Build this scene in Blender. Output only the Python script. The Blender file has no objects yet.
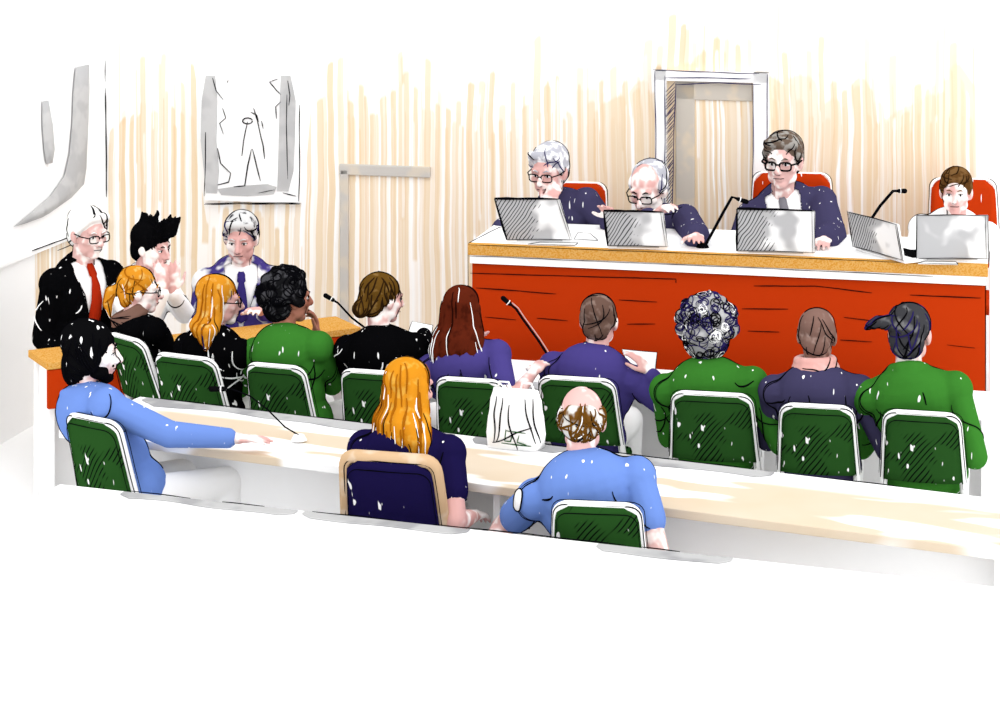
import bpy, bmesh, math, random
from mathutils import Vector, Matrix, Euler, noise
from mathutils.bvhtree import BVHTree
random.seed(7)
V = Vector
R = math.radians
SC = bpy.context.scene
COL = SC.collection
# ------------------------------------------------------------------ camera / layout calculator
F, CX, HY, H = 2200.0, 500.0, -150.0, 3.28
def PH(px, py, h):
    Y = F * (H - h) / (py - HY)
    return V(((px - CX) * Y / F, Y, h))
def PY(px, py, Y):
    return V(((px - CX) * Y / F, Y, H - (py - HY) * Y / F))
cam = bpy.data.cameras.new('camera')
cam.sensor_width = 36; cam.lens = 36 * F / 1000
cam.shift_y = (HY - 363.5) / 1000
cam.clip_end = 200
co = bpy.data.objects.new('camera', cam); COL.objects.link(co)
co.location = (0, 0, H); co.rotation_euler = (R(90), 0, 0)
SC.camera = co
SC.view_settings.view_transform = 'Standard'
SC.view_settings.look = 'None'
SC.view_settings.gamma = 1
SC.view_settings.use_curve_mapping = False
SC.view_settings.exposure = 0.55
w = bpy.data.worlds.new('world'); SC.world = w; w.use_nodes = True
w.node_tree.nodes['Background'].inputs[0].default_value = (1, 1, 1, 1)
w.node_tree.nodes['Background'].inputs[1].default_value = 1.0

sun = bpy.data.lights.new('fill_sun', 'SUN'); sun.energy = 1.1; sun.angle = R(100)  # added soft fill from the camera side, no such lamp in the room
so_ = bpy.data.objects.new('fill_sun', sun); COL.objects.link(so_); so_.rotation_euler = (R(66), 0, R(33)); so_.location = (0, -1, 4)
# ------------------------------------------------------------------ materials
GAIN = .72
def lin(c):
    o = []
    for v in c:
        v /= 255
        o.append((v / 12.92 if v <= .04045 else ((v + .055) / 1.055) ** 2.4) * (GAIN if min(c) < 235 else 1))
    return (o[0], o[1], o[2], 1)
class Sh:
    def __init__(s, name):
        s.m = bpy.data.materials.new(name); s.m.use_nodes = True
        s.t = s.m.node_tree; s.n = s.t.nodes; s.l = s.t.links
        s.b = s.n['Principled BSDF']
        s.b.inputs['Roughness'].default_value = 1
        s.b.inputs['Specular IOR Level'].default_value = 0.0
        s.tc = s.n.new('ShaderNodeTexCoord')
    def put(s, sock, v):
        if hasattr(v, 'node'): s.l.new(v, sock)
        else: sock.default_value = v
    def math(s, op, a, b=0.0):
        n = s.n.new('ShaderNodeMath'); n.operation = op
        s.put(n.inputs[0], a); s.put(n.inputs[1], b)
        return n.outputs[0]
    def mix(s, f, a, b):
        n = s.n.new('ShaderNodeMix'); n.data_type = 'RGBA'
        s.put(n.inputs[0], f); s.put(n.inputs[6], a); s.put(n.inputs[7], b)
        return n.outputs[2]
    def mapv(s, scale=(1, 1, 1), rot=(0, 0, 0), loc=(0, 0, 0), vec=None):
        n = s.n.new('ShaderNodeMapping')
        s.l.new(vec or s.tc.outputs['Object'], n.inputs[0])
        n.inputs['Scale'].default_value = scale; n.inputs['Rotation'].default_value = rot
        n.inputs['Location'].default_value = loc
        return n.outputs[0]
    def noise(s, vec, scale=1, detail=2, rough=.5):
        n = s.n.new('ShaderNodeTexNoise'); s.l.new(vec, n.inputs['Vector'])
        n.inputs['Scale'].default_value = scale; n.inputs['Detail'].default_value = detail
        n.inputs['Roughness'].default_value = rough
        return n.outputs['Fac']
    def step(s, v, a, b, lo=0., hi=1.):
        n = s.n.new('ShaderNodeMapRange'); n.interpolation_type = 'SMOOTHSTEP'
        s.put(n.inputs[0], v); s.put(n.inputs[1], a); s.put(n.inputs[2], b)
        n.inputs[3].default_value = lo; n.inputs[4].default_value = hi
        return n.outputs[0]
    def sep(s, vec):
        n = s.n.new('ShaderNodeSeparateXYZ'); s.l.new(vec, n.inputs[0]); return n.outputs
    def rnd(s, v):
        n = s.n.new('ShaderNodeTexWhiteNoise'); n.noise_dimensions = '1D'
        s.put(n.inputs['W'], v)
        c = s.n.new('ShaderNodeSeparateColor'); s.l.new(n.outputs['Color'], c.inputs[0])
        return c.outputs
    def out(s, c):
        s.put(s.b.inputs['Base Color'], c); return s.m
WHITE = lin((250, 250, 250)); INK = lin((10, 10, 14))
MC = {}
def mat(name, rgb, fleck=0., patch=None, hatch=None, seed=0.):
    """flat marker colour; fleck = unpainted white paper flecks, patch = (rgb, amount, scale), hatch = pen hatching amount"""
    if name in MC: return MC[name]
    s = Sh(name); c = lin(rgb)
    if patch:
        f = s.noise(s.mapv(loc=(seed, seed * 2, 0)), patch[2], 2)
        th = 1 - patch[1]
        c = s.mix(s.step(f, th - .10 if th > .2 else 0, th + .06), c, lin(patch[0]))
    if hatch:
        v = s.mapv(rot=(0, R(-38), 0))
        o = s.sep(v)
        wob = s.noise(s.mapv(scale=(5, 5, 5)), 1, 1)
        u = s.math('ADD', s.math('MULTIPLY', o[0], 52.), s.math('MULTIPLY', wob, 2.2))
        fr = s.math('FRACT', u)
        ln = s.math('MULTIPLY', s.step(fr, .02, .12), s.step(fr, .40, .30))
        reg = s.noise(s.mapv(scale=(7, 7, 7), loc=(hatch[1], 0, 3)), 1, 1)
        ln = s.math('MULTIPLY', ln, s.step(reg, 1 - hatch[0] - .04, 1 - hatch[0] + .04))
        c = s.mix(ln, c, INK)
    if fleck:
        v = s.mapv(scale=(46, 36, 9), rot=(0, R(-35), R(15)), loc=(seed, 0, 0))
        f = s.noise(v, 1, 1)
        c = s.mix(s.step(f, 1 - fleck - .015, 1 - fleck + .015), c, WHITE)
    MC[name] = s.out(c if not isinstance(c, tuple) else c)
    return MC[name]
ink = mat('ink', (12, 12, 16))
inkblue = mat('ink_blue', (45, 38, 95))
white = mat('white_paint', (250, 250, 250))
paperm = mat('paper', (243, 243, 243))
green_chair = mat('dark_green_upholstery', (44, 88, 38), fleck=.28, hatch=(.44, 1.))
green_jkt = mat('green_jacket', (62, 132, 48), fleck=.27)
lblue = mat('light_blue_shirt', (118, 152, 228), fleck=.27)
navy = mat('navy_cloth', (30, 24, 72), fleck=.27)
purple = mat('purple_knit', (80, 70, 142), fleck=.26)
slate = mat('slate_robe', (72, 68, 102), fleck=.27)
blackc = mat('black_cloth', (10, 10, 12), fleck=.27)
pale = mat('pale_trousers', (248, 248, 248))
redm = mat('red_panel', (206, 62, 16))
redc = mat('red_upholstery', (208, 62, 18), fleck=.26)
whitec = mat('white_cloth', (248, 248, 248))
suitm = mat('violet_suit', (78, 66, 142), patch=((238, 238, 238), .44, 9))
skin = mat('pale_skin', (248, 240, 236), patch=((244, 190, 184), .50, 11))
skin_l = mat('rosy_skin', (247, 200, 194), patch=((248, 240, 236), .42, 14))
skin_b = mat('tan_skin', (190, 128, 108), patch=((160, 100, 82), .42, 14))
skin_d = mat('brown_skin', (150, 112, 100), patch=((186, 154, 142), .42, 12))
woodm = mat('beige_wood', (226, 190, 150), patch=((238, 214, 186), .4, 12))
yellow = mat('ochre_edge', (226, 158, 62), patch=((238, 184, 104), .5, 140))
grey_shade = mat('grey_shade_band', (176, 176, 178), patch=((206, 206, 206), .46, 5))
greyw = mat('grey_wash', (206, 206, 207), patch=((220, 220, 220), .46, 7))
dark = mat('dark_plastic', (16, 16, 18))

# ------------------------------------------------------------------ mesh helpers
def link(name, me, m, parent=None, smooth=True):
    o = bpy.data.objects.new(name, me); COL.objects.link(o)
    if m is not None:
        me.materials.clear(); me.materials.append(m)
    if parent: o.parent = parent
    if smooth:
        me.polygons.foreach_set('use_smooth', [True] * len(me.polygons))
    return o
def obj(name, bm, m, parent=None, smooth=False):
    me = bpy.data.meshes.new(name)
    bmesh.ops.recalc_face_normals(bm, faces=bm.faces[:])
    bm.to_mesh(me); bm.free()
    return link(name, me, m, parent, smooth)
def empty(name, loc, rz=0):
    o = bpy.data.objects.new(name, None); COL.objects.link(o)
    o.location = loc; o.rotation_euler = (0, 0, rz); o.empty_display_size = .1
    return o
def tag(o, label, cat, group=None):
    o['label'] = label; o['category'] = cat
    if group: o['group'] = group
    return o
def struct(o): o['kind'] = 'structure'; return o
def box(bm, c, s, bevel=0., M=None):
    m = Matrix.Translation(V(c)) @ Matrix.Diagonal((s[0], s[1], s[2], 1))
    r = bmesh.ops.create_cube(bm, size=1, matrix=(M @ m) if M else m)
    if bevel:
        es = set()
        for v in r['verts']: es.update(v.link_edges)
        bmesh.ops.bevel(bm, geom=list(es), offset=bevel, segments=2, profile=.5, affect='EDGES')
def prism(bm, pts, z0, z1):
    a = [bm.verts.new((p[0], p[1], z0)) for p in pts]; b = [bm.verts.new((p[0], p[1], z1)) for p in pts]
    n = len(pts)
    bm.faces.new(a[::-1]); bm.faces.new(b)
    for i in range(n): bm.faces.new((a[i], a[(i + 1) % n], b[(i + 1) % n], b[i]))
def tube(bm, pts, r, n=5, closed=False):
    pts = [V(p) for p in pts]
    k = len(pts)
    if k < 2: return
    rr = r if isinstance(r, (list, tuple)) else [r] * k
    rings = []; up = None
    for i in range(k):
        if closed: d = pts[(i + 1) % k] - pts[i - 1]
        else: d = pts[min(i + 1, k - 1)] - pts[max(i - 1, 0)]
        if d.length < 1e-9: d = V((0, 0, 1))
        d.normalize()
        if up is None: up = d.orthogonal().normalized()
        else:
            up = up - d * up.dot(d)
            up = up.normalized() if up.length > 1e-6 else d.orthogonal().normalized()
        s = d.cross(up)
        rings.append([bm.verts.new(pts[i] + (up * math.cos(a) + s * math.sin(a)) * rr[i]) for a in [2 * math.pi * j / n for j in range(n)]])
    for i in range(k if closed else k - 1):
        A, B = rings[i], rings[(i + 1) % k]
        for j in range(n):
            bm.faces.new((A[j], A[(j + 1) % n], B[(j + 1) % n], B[j]))
    if not closed:
        bm.faces.new(rings[0][::-1]); bm.faces.new(rings[-1])
def pen(bm, pts, r=.0026, wob=.002):
    """a hand drawn stroke: subdivided, slightly wobbly, tapering tube"""
    out = []
    for a, b in zip(pts[:-1], pts[1:]):
        a, b = V(a), V(b); k = max(2, int((b - a).length / .05))
        for i in range(k): out.append(a.lerp(b, i / k))
    out.append(V(pts[-1]))
    out = [p + noise.noise_vector(p * 6) * wob for p in out]
    r *= 1.2; rr = [r * (.75 + .35 * noise.noise(p * 9)) for p in out]
    rr[0] *= .5; rr[-1] *= .5
    tube(bm, out, rr, 4)

class Pr:
    """a list of solids that is fused into one continuous skin"""
    def __init__(s): s.i = []
    def ell(s, c, r, rot=None): s.i.append(('e', V(c), V(r), rot)); return s
    def cap(s, a, b, ra, rb): s.i.append(('c', V(a), V(b), ra, rb)); return s
    def chain(s, pts, rs):
        for k in range(len(pts) - 1): s.cap(pts[k], pts[k + 1], rs[k], rs[k + 1])
        return s
    def mesh(s):
        vs, fs = [], []
        def sphere(M, u, w_):
            o = len(vs)
            for i in range(1, w_):
                for j in range(u):
                    t = math.pi * i / w_; p = 2 * math.pi * j / u
                    vs.append(M @ V((math.sin(t) * math.cos(p), math.sin(t) * math.sin(p), math.cos(t))))
            tp = len(vs); vs.append(M @ V((0, 0, 1))); vs.append(M @ V((0, 0, -1)))
            for i in range(w_ - 2):
                for j in range(u):
                    k = (j + 1) % u; fs.append((o + i * u + j, o + (i + 1) * u + j, o + (i + 1) * u + k, o + i * u + k))
            l = o + (w_ - 2) * u
            for j in range(u):
                k = (j + 1) % u; fs.append((tp, o + j, o + k)); fs.append((tp + 1, l + k, l + j))
        for q in s.i:
            if q[0] == 'e':
                sphere(Matrix.Translation(q[1]) @ (q[3].to_4x4() if q[3] else Matrix()) @ Matrix.Diagonal((*q[2], 1)), 20, 12)
            else:
                _, a, b, ra, rb = q
                for p, r in ((a, ra), (b, rb)): sphere(Matrix.Translation(p) @ Matrix.Diagonal((r, r, r, 1)), 12, 8)
                d = b - a
                if d.length > 1e-5:
                    Q = d.to_track_quat('Z', 'Y').to_matrix(); o = len(vs); n = 12
                    for p, r in ((a, ra), (b, rb)):
                        for j in range(n): vs.append(p + Q @ V((math.cos(2 * math.pi * j / n) * r, math.sin(2 * math.pi * j / n) * r, 0)))
                    for j in range(n):
                        k = (j + 1) % n; fs.append((o + j, o + k, o + n + k, o + n + j))
                    fs.append(tuple(range(o, o + n))[::-1]); fs.append(tuple(range(o + n, o + 2 * n)))
        me = bpy.data.meshes.new('f'); me.from_pydata(vs, [], fs); return me
def evalmods(me, mods):
    o = bpy.data.objects.new('tmp', me); COL.objects.link(o)
    for typ, kw in mods:
        m = o.modifiers.new('m', typ)
        for k, v in kw.items(): setattr(m, k, v)
    dg = bpy.context.evaluated_depsgraph_get()
    r = bpy.data.meshes.new_from_object(o.evaluated_get(dg))
    bpy.data.objects.remove(o); bpy.data.meshes.remove(me)
    return r
def fuse(pr, vox, it=4, extra=()):
    me = pr.mesh()
    mods = [('REMESH', dict(mode='VOXEL', voxel_size=vox, adaptivity=0.))]
    if it: mods.append(('SMOOTH', dict(factor=.5, iterations=it)))
    return evalmods(me, mods + list(extra))

# pen lines that run round a solid: the section of its mesh by a plane, as thin tubes
def section(me, co_, no_, bm_out, r=.0028, gap=.12, off=0.):
    r *= 1.3
    bm = bmesh.new(); bm.from_mesh(me)
    g = bmesh.ops.bisect_plane(bm, geom=bm.verts[:] + bm.edges[:] + bm.faces[:], dist=1e-6, plane_co=co_, plane_no=no_)
    adj = {}
    pos = {}
    for e in g['geom_cut']:
        if isinstance(e, bmesh.types.BMEdge):
            a, b = e.verts[0].index, e.verts[1].index
            a, b = id(e.verts[0]), id(e.verts[1])
            pos[a] = (e.verts[0].co + e.verts[0].normal * off); pos[b] = (e.verts[1].co + e.verts[1].normal * off)
            adj.setdefault(a, []).append(b); adj.setdefault(b, []).append(a)
    seen = set(); loops = []
    for st in adj:
        if st in seen: continue
        lp = [st]; seen.add(st); cur = st
        while True:
            nx = [k for k in adj[cur] if k not in seen]
            if not nx: break
            cur = nx[0]; seen.add(cur); lp.append(cur)
        if len(lp) > 12: loops.append([pos[k].copy() for k in lp])
    bm.free()
    for lp in loops:
        lp = lp[::2] + [lp[0]]
        k = len(lp)
        for _ in range(2):
            lp = [(lp[(i - 1) % k] + lp[i] * 2 + lp[(i + 1) % k]) / 4 if 0 < i < k - 1 else lp[i] for i in range(k)]
        run = []
        for p in lp:
            if noise.noise(p * 7 + V((3, 1, 8))) < -.36:
                if len(run) > 3: tube(bm_out, run, [r * (.7 + .5 * abs(noise.noise(x * 15))) for x in run], 4)
                run = []
            else: run.append(p + noise.noise_vector(p * 11) * .003)
        if len(run) > 3: tube(bm_out, run, [r * (.7 + .5 * abs(noise.noise(x * 15))) for x in run], 4)
def outline(name, me, parent, co_, no_, m=ink, r=.0026, n=2, off=.0012):
    bm = bmesh.new()
    for k in range(n):
        j = V((random.uniform(-.08, .08), random.uniform(-.08, .08), random.uniform(-.08, .08))) * (1 if k else .3)
        section(me, V(co_) + V(no_) * (k * .012), (V(no_) + j).normalized(), bm, r * (1 if k == 0 else .7), off=off)
    return obj(name, bm, m, parent)
def tree_of(me):
    return BVHTree.FromPolygons([v.co.copy() for v in me.vertices], [tuple(p.vertices) for p in me.polygons])
def scribble(bm, bvh, p, d, ln, r, bend=.3, loops=0., off=.001, grav=None):
    """a stroke that crawls over a surface"""
    r *= 1.5; ln *= 1.35
    p = V(p); d = V(d).normalized(); pts = []; st = .008; k = int(ln / st)
    ax = None; turn = random.uniform(-bend, bend)
    for i in range(k):
        c, n_, _, _ = bvh.find_nearest(p)
        if c is None: return
        pts.append(c + n_ * off)
        d = d - n_ * d.dot(n_)
        if d.length < 1e-4: break
        d.normalize()
        q = Matrix.Rotation(turn + loops, 3, n_)
        d = q @ d
        if grav is not None:
            d = (d + grav).normalized()
        turn = turn * .8 + random.uniform(-bend, bend) * .35
        p = c + d * st
    if len(pts) > 3:
        tube(bm, pts, [r * (.5 + .7 * math.sin(math.pi * (i + .6) / (len(pts) + .2))) for i in range(len(pts))], 4)

# ------------------------------------------------------------------ people
HAIRM = {}
def person(label, head, hip, floor, seat, yaw, hyaw, hpitch=0., s=1., skinm=skin, top=blackc, style='jumper', sleeve='long',
           hands=(None, None), hair=None, hairm=None, strands=(), glasses=None, tie=None, hsc=1., trousers=None, beard=None,
           collar=None, hroll=0., outl=True, curl=(.5, .5), pn=(None, None), scarf=None, group=None, elbow=(None, None), shw=1.,
           backbone=0., outno=None, hands_dir=(None, None), folds=8, lips=True):
    root = empty('person', (hip[0], hip[1], floor), -R(yaw))
    tag(root, label, 'person', group)
    bpy.context.view_layer.update()
    RZ = Matrix.Rotation(-R(yaw), 4, 'Z')
    Mi = (Matrix.Translation((hip[0], hip[1], floor)) @ RZ).inverted()
    Cc = Mi @ V(head)
    Rh = Matrix.Rotation(-R(hyaw - yaw), 3, 'Z') @ Matrix.Rotation(R(hroll), 3, 'Y') @ Matrix.Rotation(-R(hpitch), 3, 'X')
    hs = s * hsc
    hd = lambda x, y, z: Cc + Rh @ (V((x, y, z)) * hs)
    hip_l = V((0, 0, seat - floor + .095 * s))
    Nk = Cc + V((0, -.045, -.165)) * hs
    ax = (Nk - hip_l); L = ax.length; a = ax.normalized()
    xx = V((1, 0, 0)); xx = (xx - a * xx.dot(a)).normalized()
    ff = a.cross(xx).normalized()
    Rt = Matrix((xx, ff, a)).transposed()
    T = lambda x, f, t: hip_l + xx * x * s + ff * f * s + a * (t * L)
    # --- solids
    hp = Pr()
    ex = lambda p, r: hp.ell(hd(*p), V(r) * hs, Rh)
    ex((0, -.015, .035), (.077, .098, .088)); ex((0, .022, -.02), (.065, .070, .095))
    ex((0, .058, -.092), (.032, .030, .025)); ex((.038, .018, -.065), (.027, .045, .035)); ex((-.038, .018, -.065), (.027, .045, .035))
    ex((.042, .056, -.022), (.026, .026, .024)); ex((-.042, .056, -.022), (.026, .026, .024))
    hp.cap(hd(-.042, .076, .026), hd(.042, .076, .026), .013 * hs, .013 * hs)
    hp.cap(hd(0, .09, .016), hd(0, .116, -.028), .009 * hs, .0135 * hs)
    ex((.012, .1, -.034), (.011, .012, .009)); ex((-.012, .1, -.034), (.011, .012, .009))
    ex((0, .088, -.056), (.024, .013, .007)); ex((0, .086, -.068), (.021, .013, .009))
    for sx in (1, -1):
        ex((sx * .081, -.006, -.004), (.011, .023, .034)); ex((sx * .076, .0, -.03), (.009, .012, .014))
    hp.cap(hd(0, -.025, -.06), Nk, .053 * hs, .060 * s)
    tp = Pr()
    tp.ell(hip_l, V((.172, .125, .12)) * s, Rt)
    tp.ell(T(0, .005, .33), V((.146, .108, .15)) * s, Rt)
    tp.ell(T(0, .012, .66), V((.168 * shw, .118, .17)) * s, Rt)
    sh = [T(-.178 * shw, -.0, 1) - a * .075 * s, T(.178 * shw, -.0, 1) - a * .075 * s]
    tp.cap(sh[0], sh[1], .062 * s, .062 * s)
    for q in sh: tp.cap(Nk - a * .005 * s, q, .05 * s, .05 * s)
    tp.ell(T(0, -.03, .8), V((.15 * shw, .10, .13)) * s, Rt)
    ap = Pr(); fp = Pr(); hn = Pr(); sl = Pr(); cuffs = []
    for i, sx in ((0, -1), (1, 1)):
        S = sh[i]
        tg = hands[i]
        tg = Mi @ V(tg) if tg is not None else hip_l + V((sx * .15 * s, .34 * s, .06))
        l1, l2 = .285 * s, .255 * s
        d = tg - S
        if d.length > (l1 + l2) * .985: tg = S + d.normalized() * (l1 + l2) * .985; d = tg - S
        if d.length < abs(l1 - l2) + .03: d = d.normalized() * (abs(l1 - l2) + .03); tg = S + d
        dl = d.length; ca = (l1 * l1 + dl * dl - l2 * l2) / (2 * l1 * dl)
        hint = V(elbow[i]) if elbow[i] else V((sx * .55, -.25, -1))
        u = d.normalized(); hint = (hint - u * hint.dot(u)).normalized()
        E = S + u * (l1 * ca) + hint * (l1 * math.sqrt(max(0, 1 - ca * ca)))
        fd = (tg - E).normalized()
        ap.cap(S, E, .054 * s, .043 * s)
        fp.cap(E, E.lerp(tg, .4), .041 * s, .040 * s); fp.cap(E.lerp(tg, .4), tg, .040 * s, .026 * s)
        # hand
        hdv = V(hands_dir[i]) if hands_dir[i] else fd
        if hands_dir[i]: hdv = (Mi.to_3x3() @ hdv).normalized()
        p = V(pn[i]) if pn[i] else V((0, 0, -1))
        if pn[i]: p = Mi.to_3x3() @ p
        p = (p - hdv * p.dot(hdv));
        if p.length < .1: p = V((0, 1, 0)) - hdv * hdv.y
        p.normalize(); th = hdv.cross(p) * (1 if sx > 0 else -1)
        Rp = Matrix((th, hdv, -p)).transposed()
        hn.ell(tg + hdv * .05 * s, V((.041, .052, .016)) * s, Rp)
        hn.cap(tg, tg + hdv * .03 * s, .026 * s, .024 * s)
        for q, (o_, fl) in enumerate(((.030, .066), (.010, .078), (-.010, .072), (-.029, .056))):
            b = tg + hdv * (.088 - .004 * abs(q - 1)) * s + th * o_ * s
            dr = (hdv + th * (o_ * 3)).normalized(); pts = [b]; cu = curl[i] * (1 + .12 * q)
            for sg, fr in enumerate((.42, .32, .26)):
                an = cu * (.5 + .45 * sg)
                dd = (dr * math.cos(an) + p * math.sin(an)).normalized()
                pts.append(pts[-1] + dd * fl * fr * s)
            hn.chain(pts, [.0092 * s, .0088 * s, .0080 * s, .0068 * s])
        b = tg + hdv * .022 * s + th * .026 * s
        d1 = (hdv * .62 + th * .68 + p * .25).normalized(); d2 = (hdv * .9 + th * .25 + p * .35).normalized()
        hn.chain([b, b + d1 * .042 * s, b + d1 * .042 * s + d2 * .032 * s, b + d1 * .042 * s + d2 * .055 * s], [.0125 * s, .0108 * s, .0098 * s, .008 * s])
        if sleeve == 'long':
            e2 = E.lerp(tg, .93)
            sl.cap(S, E, .066 * s, .056 * s); sl.cap(E, e2, .056 * s, .042 * s)
        elif sleeve == 'robe':
            e2 = E.lerp(tg, .90)
            sl.cap(S, E, .074 * s, .074 * s); sl.cap(E, e2, .072 * s, .064 * s)
        else:
            sl.cap(S, S.lerp(E, .56), .068 * s, .066 * s)
    lp = Pr(); tr = Pr(); feet = []
    fl = 0.
    for sx in (-1, 1):
        hj = hip_l + V((sx * .085 * s, .02, -.02)); kn = V((sx * .10 * s, .40 * s, hip_l.z - .02)); an = V((sx * .10 * s, .40 * s - .02, .09))
        lp.cap(hj, kn, .08 * s, .055 * s); lp.cap(kn, an, .052 * s, .036 * s)
        lp.cap(an, an + V((0, .12, -.045)), .034, .028)
        tr.cap(hj, kn, .088 * s, .066 * s); tr.cap(kn, an + V((0, 0, .02)), .064 * s, .052 * s)
        feet.append(an)
    tr.ell(hip_l + V((0, 0, -.01)), V((.176, .13, .11)) * s, Rt)
    body = Pr(); body.i = hp.i + tp.i + ap.i + fp.i + hn.i + lp.i
    me = fuse(body, .0062, 3)
    bo = link('body', me, skinm, root)
    no_ = V(outno) if outno else RZ.to_3x3().inverted() @ V((0, 1, 0))
    if outl:
        hm = fuse(hp, .008, 3)
        outline('pen_outline', hm, bo, Cc + Rh @ V((0, .0, 0)), (no_ + V((0, 0, .1))).normalized(), r=.0022, n=2)
        bpy.data.meshes.remove(hm)
    # face
    eb = bmesh.new(); pb = bmesh.new(); bb = bmesh.new(); mb = bmesh.new()
    if lips:
        for sx in (1, -1):
            e = bmesh.new()
            bmesh.ops.create_uvsphere(e, u_segments=12, v_segments=8, radius=1, matrix=Matrix.Translation(hd(sx * .031, .078, .001)) @ Rh.to_4x4() @ Matrix.Diagonal((.014 * hs, .011 * hs, .0075 * hs, 1)))
            eo = obj('eye', e, white, bo, True)
            e = bmesh.new()
            bmesh.ops.create_uvsphere(e, u_segments=10, v_segments=6, radius=1, matrix=Matrix.Translation(hd(sx * .031, .0845, .001)) @ Rh.to_4x4() @ Matrix.Diagonal((.0068 * hs, .006 * hs, .0066 * hs, 1)))
            tube(e, [hd(sx * .016, .086, .002), hd(sx * .026, .0905, .0085), hd(sx * .038, .0885, .0085), hd(sx * .048, .078, .002)], .0019 * hs, 4)
            obj('iris', e, ink, eo)
            e = bmesh.new()
            tube(e, [hd(sx * .014, .093, .022), hd(sx * .03, .0925, .030), hd(sx * .05, .080, .022)], [.002 * hs, .0038 * hs, .002 * hs], 5)
            obj('eyebrow', e, ink if hair in ('bald', 'white') or not hairm else (hairm[0] if isinstance(hairm, tuple) else hairm), bo)
        tube(mb, [hd(-.024, .092, -.060), hd(-.01, .101, -.0605), hd(.01, .101, -.0605), hd(.024, .092, -.062)], .002 * hs, 4)
        tube(mb, [hd(-.010, .108, -.042), hd(.002, .120, -.040), hd(.012, .108, -.040)], .0015 * hs, 4)
        obj('mouth', mb, ink, bo)
    # clothes
    g = Pr(); g.i = [q for q in tp.i]
    ti = .016 * s
    gi = Pr()
    for q in tp.i:
        gi.i.append((q[0], q[1], q[2] + V((ti, ti, ti)), q[3]) if q[0] == 'e' else (q[0], q[1], q[2], q[3] + ti, q[4] + ti))
    # the collar leaves the neck free
    gi.i = [q for q in gi.i]
    gi.i += sl.i
    if style in ('jacket', 'suit', 'robe', 'hoodie', 'shirt'):
        k = 10; rr = .068 * s; ring = []
        for j in range(k):
            an = 2 * math.pi * j / k
            ring.append(Nk + a * (.012 if style != 'hoodie' else .02) * s + xx * math.cos(an) * rr + ff * (math.sin(an) * rr - .004 * s) + a * (-.03 * s * math.sin(an)))
        th_ = .017 if style != 'hoodie' else .030
        for j in range(k): gi.cap(ring[j], ring[(j + 1) % k], th_ * s, th_ * s)
    if style == 'hoodie':
        gi.ell(Nk - ff * .085 * s - a * .03 * s, V((.105, .05, .075)) * s, Rt)
    gname = {'jumper': 'jumper', 'jacket': 'jacket', 'suit': 'jacket', 'robe': 'robe', 'hoodie': 'hooded_jacket', 'shirt': 'shirt', 'blouse': 'blouse'}[style]
    gm = fuse(gi, .0085, 4)
    opened = style == 'suit' or collar == 'open'
    if opened:
        smp = Pr()
        for q in tp.i:
            smp.i.append((q[0], q[1], q[2] + V((ti, ti, ti)) * .45, q[3]) if q[0] == 'e' else (q[0], q[1], q[2], q[3] + ti * .45, q[4] + ti * .45))
        for j in range(10):
            an = 2 * math.pi * j / 10; an2 = 2 * math.pi * (j + 1) / 10
            rp = lambda t: Nk + a * .02 * s + xx * math.cos(t) * .06 * s + ff * (math.sin(t) * .06 + .002) * s + a * (-.03 * s * math.sin(t))
            smp.cap(rp(an), rp(an2), .012 * s, .012 * s)
        so = link('shirt', fuse(smp, .0085, 4), whitec, root)
        bm = bmesh.new(); bm.from_mesh(gm)
        kill = []
        for f in bm.faces:
            c = f.calc_center_median() - hip_l
            t = c.dot(a) / L; x = c.dot(xx) / s; y = c.dot(ff) / s
            wdt = .012 + .075 * max(0, min(1, (t - .35) / .6))
            if y > .02 and t > .3 and abs(x) < wdt: kill.append(f)
        bmesh.ops.delete(bm, geom=kill, context='FACES')
        bm.to_mesh(gm); bm.free()
        gm = evalmods(gm, [('SMOOTH', dict(factor=.5, iterations=2)), ('SOLIDIFY', dict(thickness=.008, offset=0.))])
    go = link(gname, gm, top, root)
    if opened:
        bm = bmesh.new()
        bv = tree_of(gm)
        for sx in (-1, 1):
            pts = []
            for t in (1.0, .9, .8, .7, .6, .5, .42):
                x = sx * (.016 + .075 * max(0, min(1, (t - .35) / .6)))
                c, n_, _, _ = bv.find_nearest(T(x, .17, t)); pts.append(c + n_ * .003)
            pen(bm, pts, .0032)
        obj('lapel_line', bm, ink, go)
    if outl:
        outline('pen_outline', gm, go, T(0, 0, .6), no_, r=.0028, n=2)
        bv = tree_of(gm); bm = bmesh.new()
        for k in range(folds):
            sx = random.choice((-1, 1)); t = random.uniform(.35, .95)
            st = T(sx * random.uniform(.02, .22), random.choice((-.2, -.2, .2)), t)
            scribble(bm, bv, st, (random.uniform(-.5, .5) + sx * .4, 0, -1), random.uniform(.05, .17), .0024, .25)
        for i in (0, 1):
            for k in range(3):
                st = sh[i] + V((0, random.uniform(-.06, .06), random.uniform(-.12, .02)))
                scribble(bm, bv, st, (random.uniform(-.3, .3), random.uniform(-.3, .3), -1), random.uniform(.06, .2), .0022, .2)
        fm = ink if top not in (blackc,) else white
        obj('fold_line', bm, fm, go)['kind'] = 'stuff'
    link('trousers', fuse(tr, .014, 3), trousers or pale, root)
    for an in feet:
        f = Pr(); f.cap(an + V((0, -.02, -.045)), an + V((0, .13, -.052)), .042, .034)
        link('shoe', fuse(f, .010, 2), dark, root)
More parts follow.
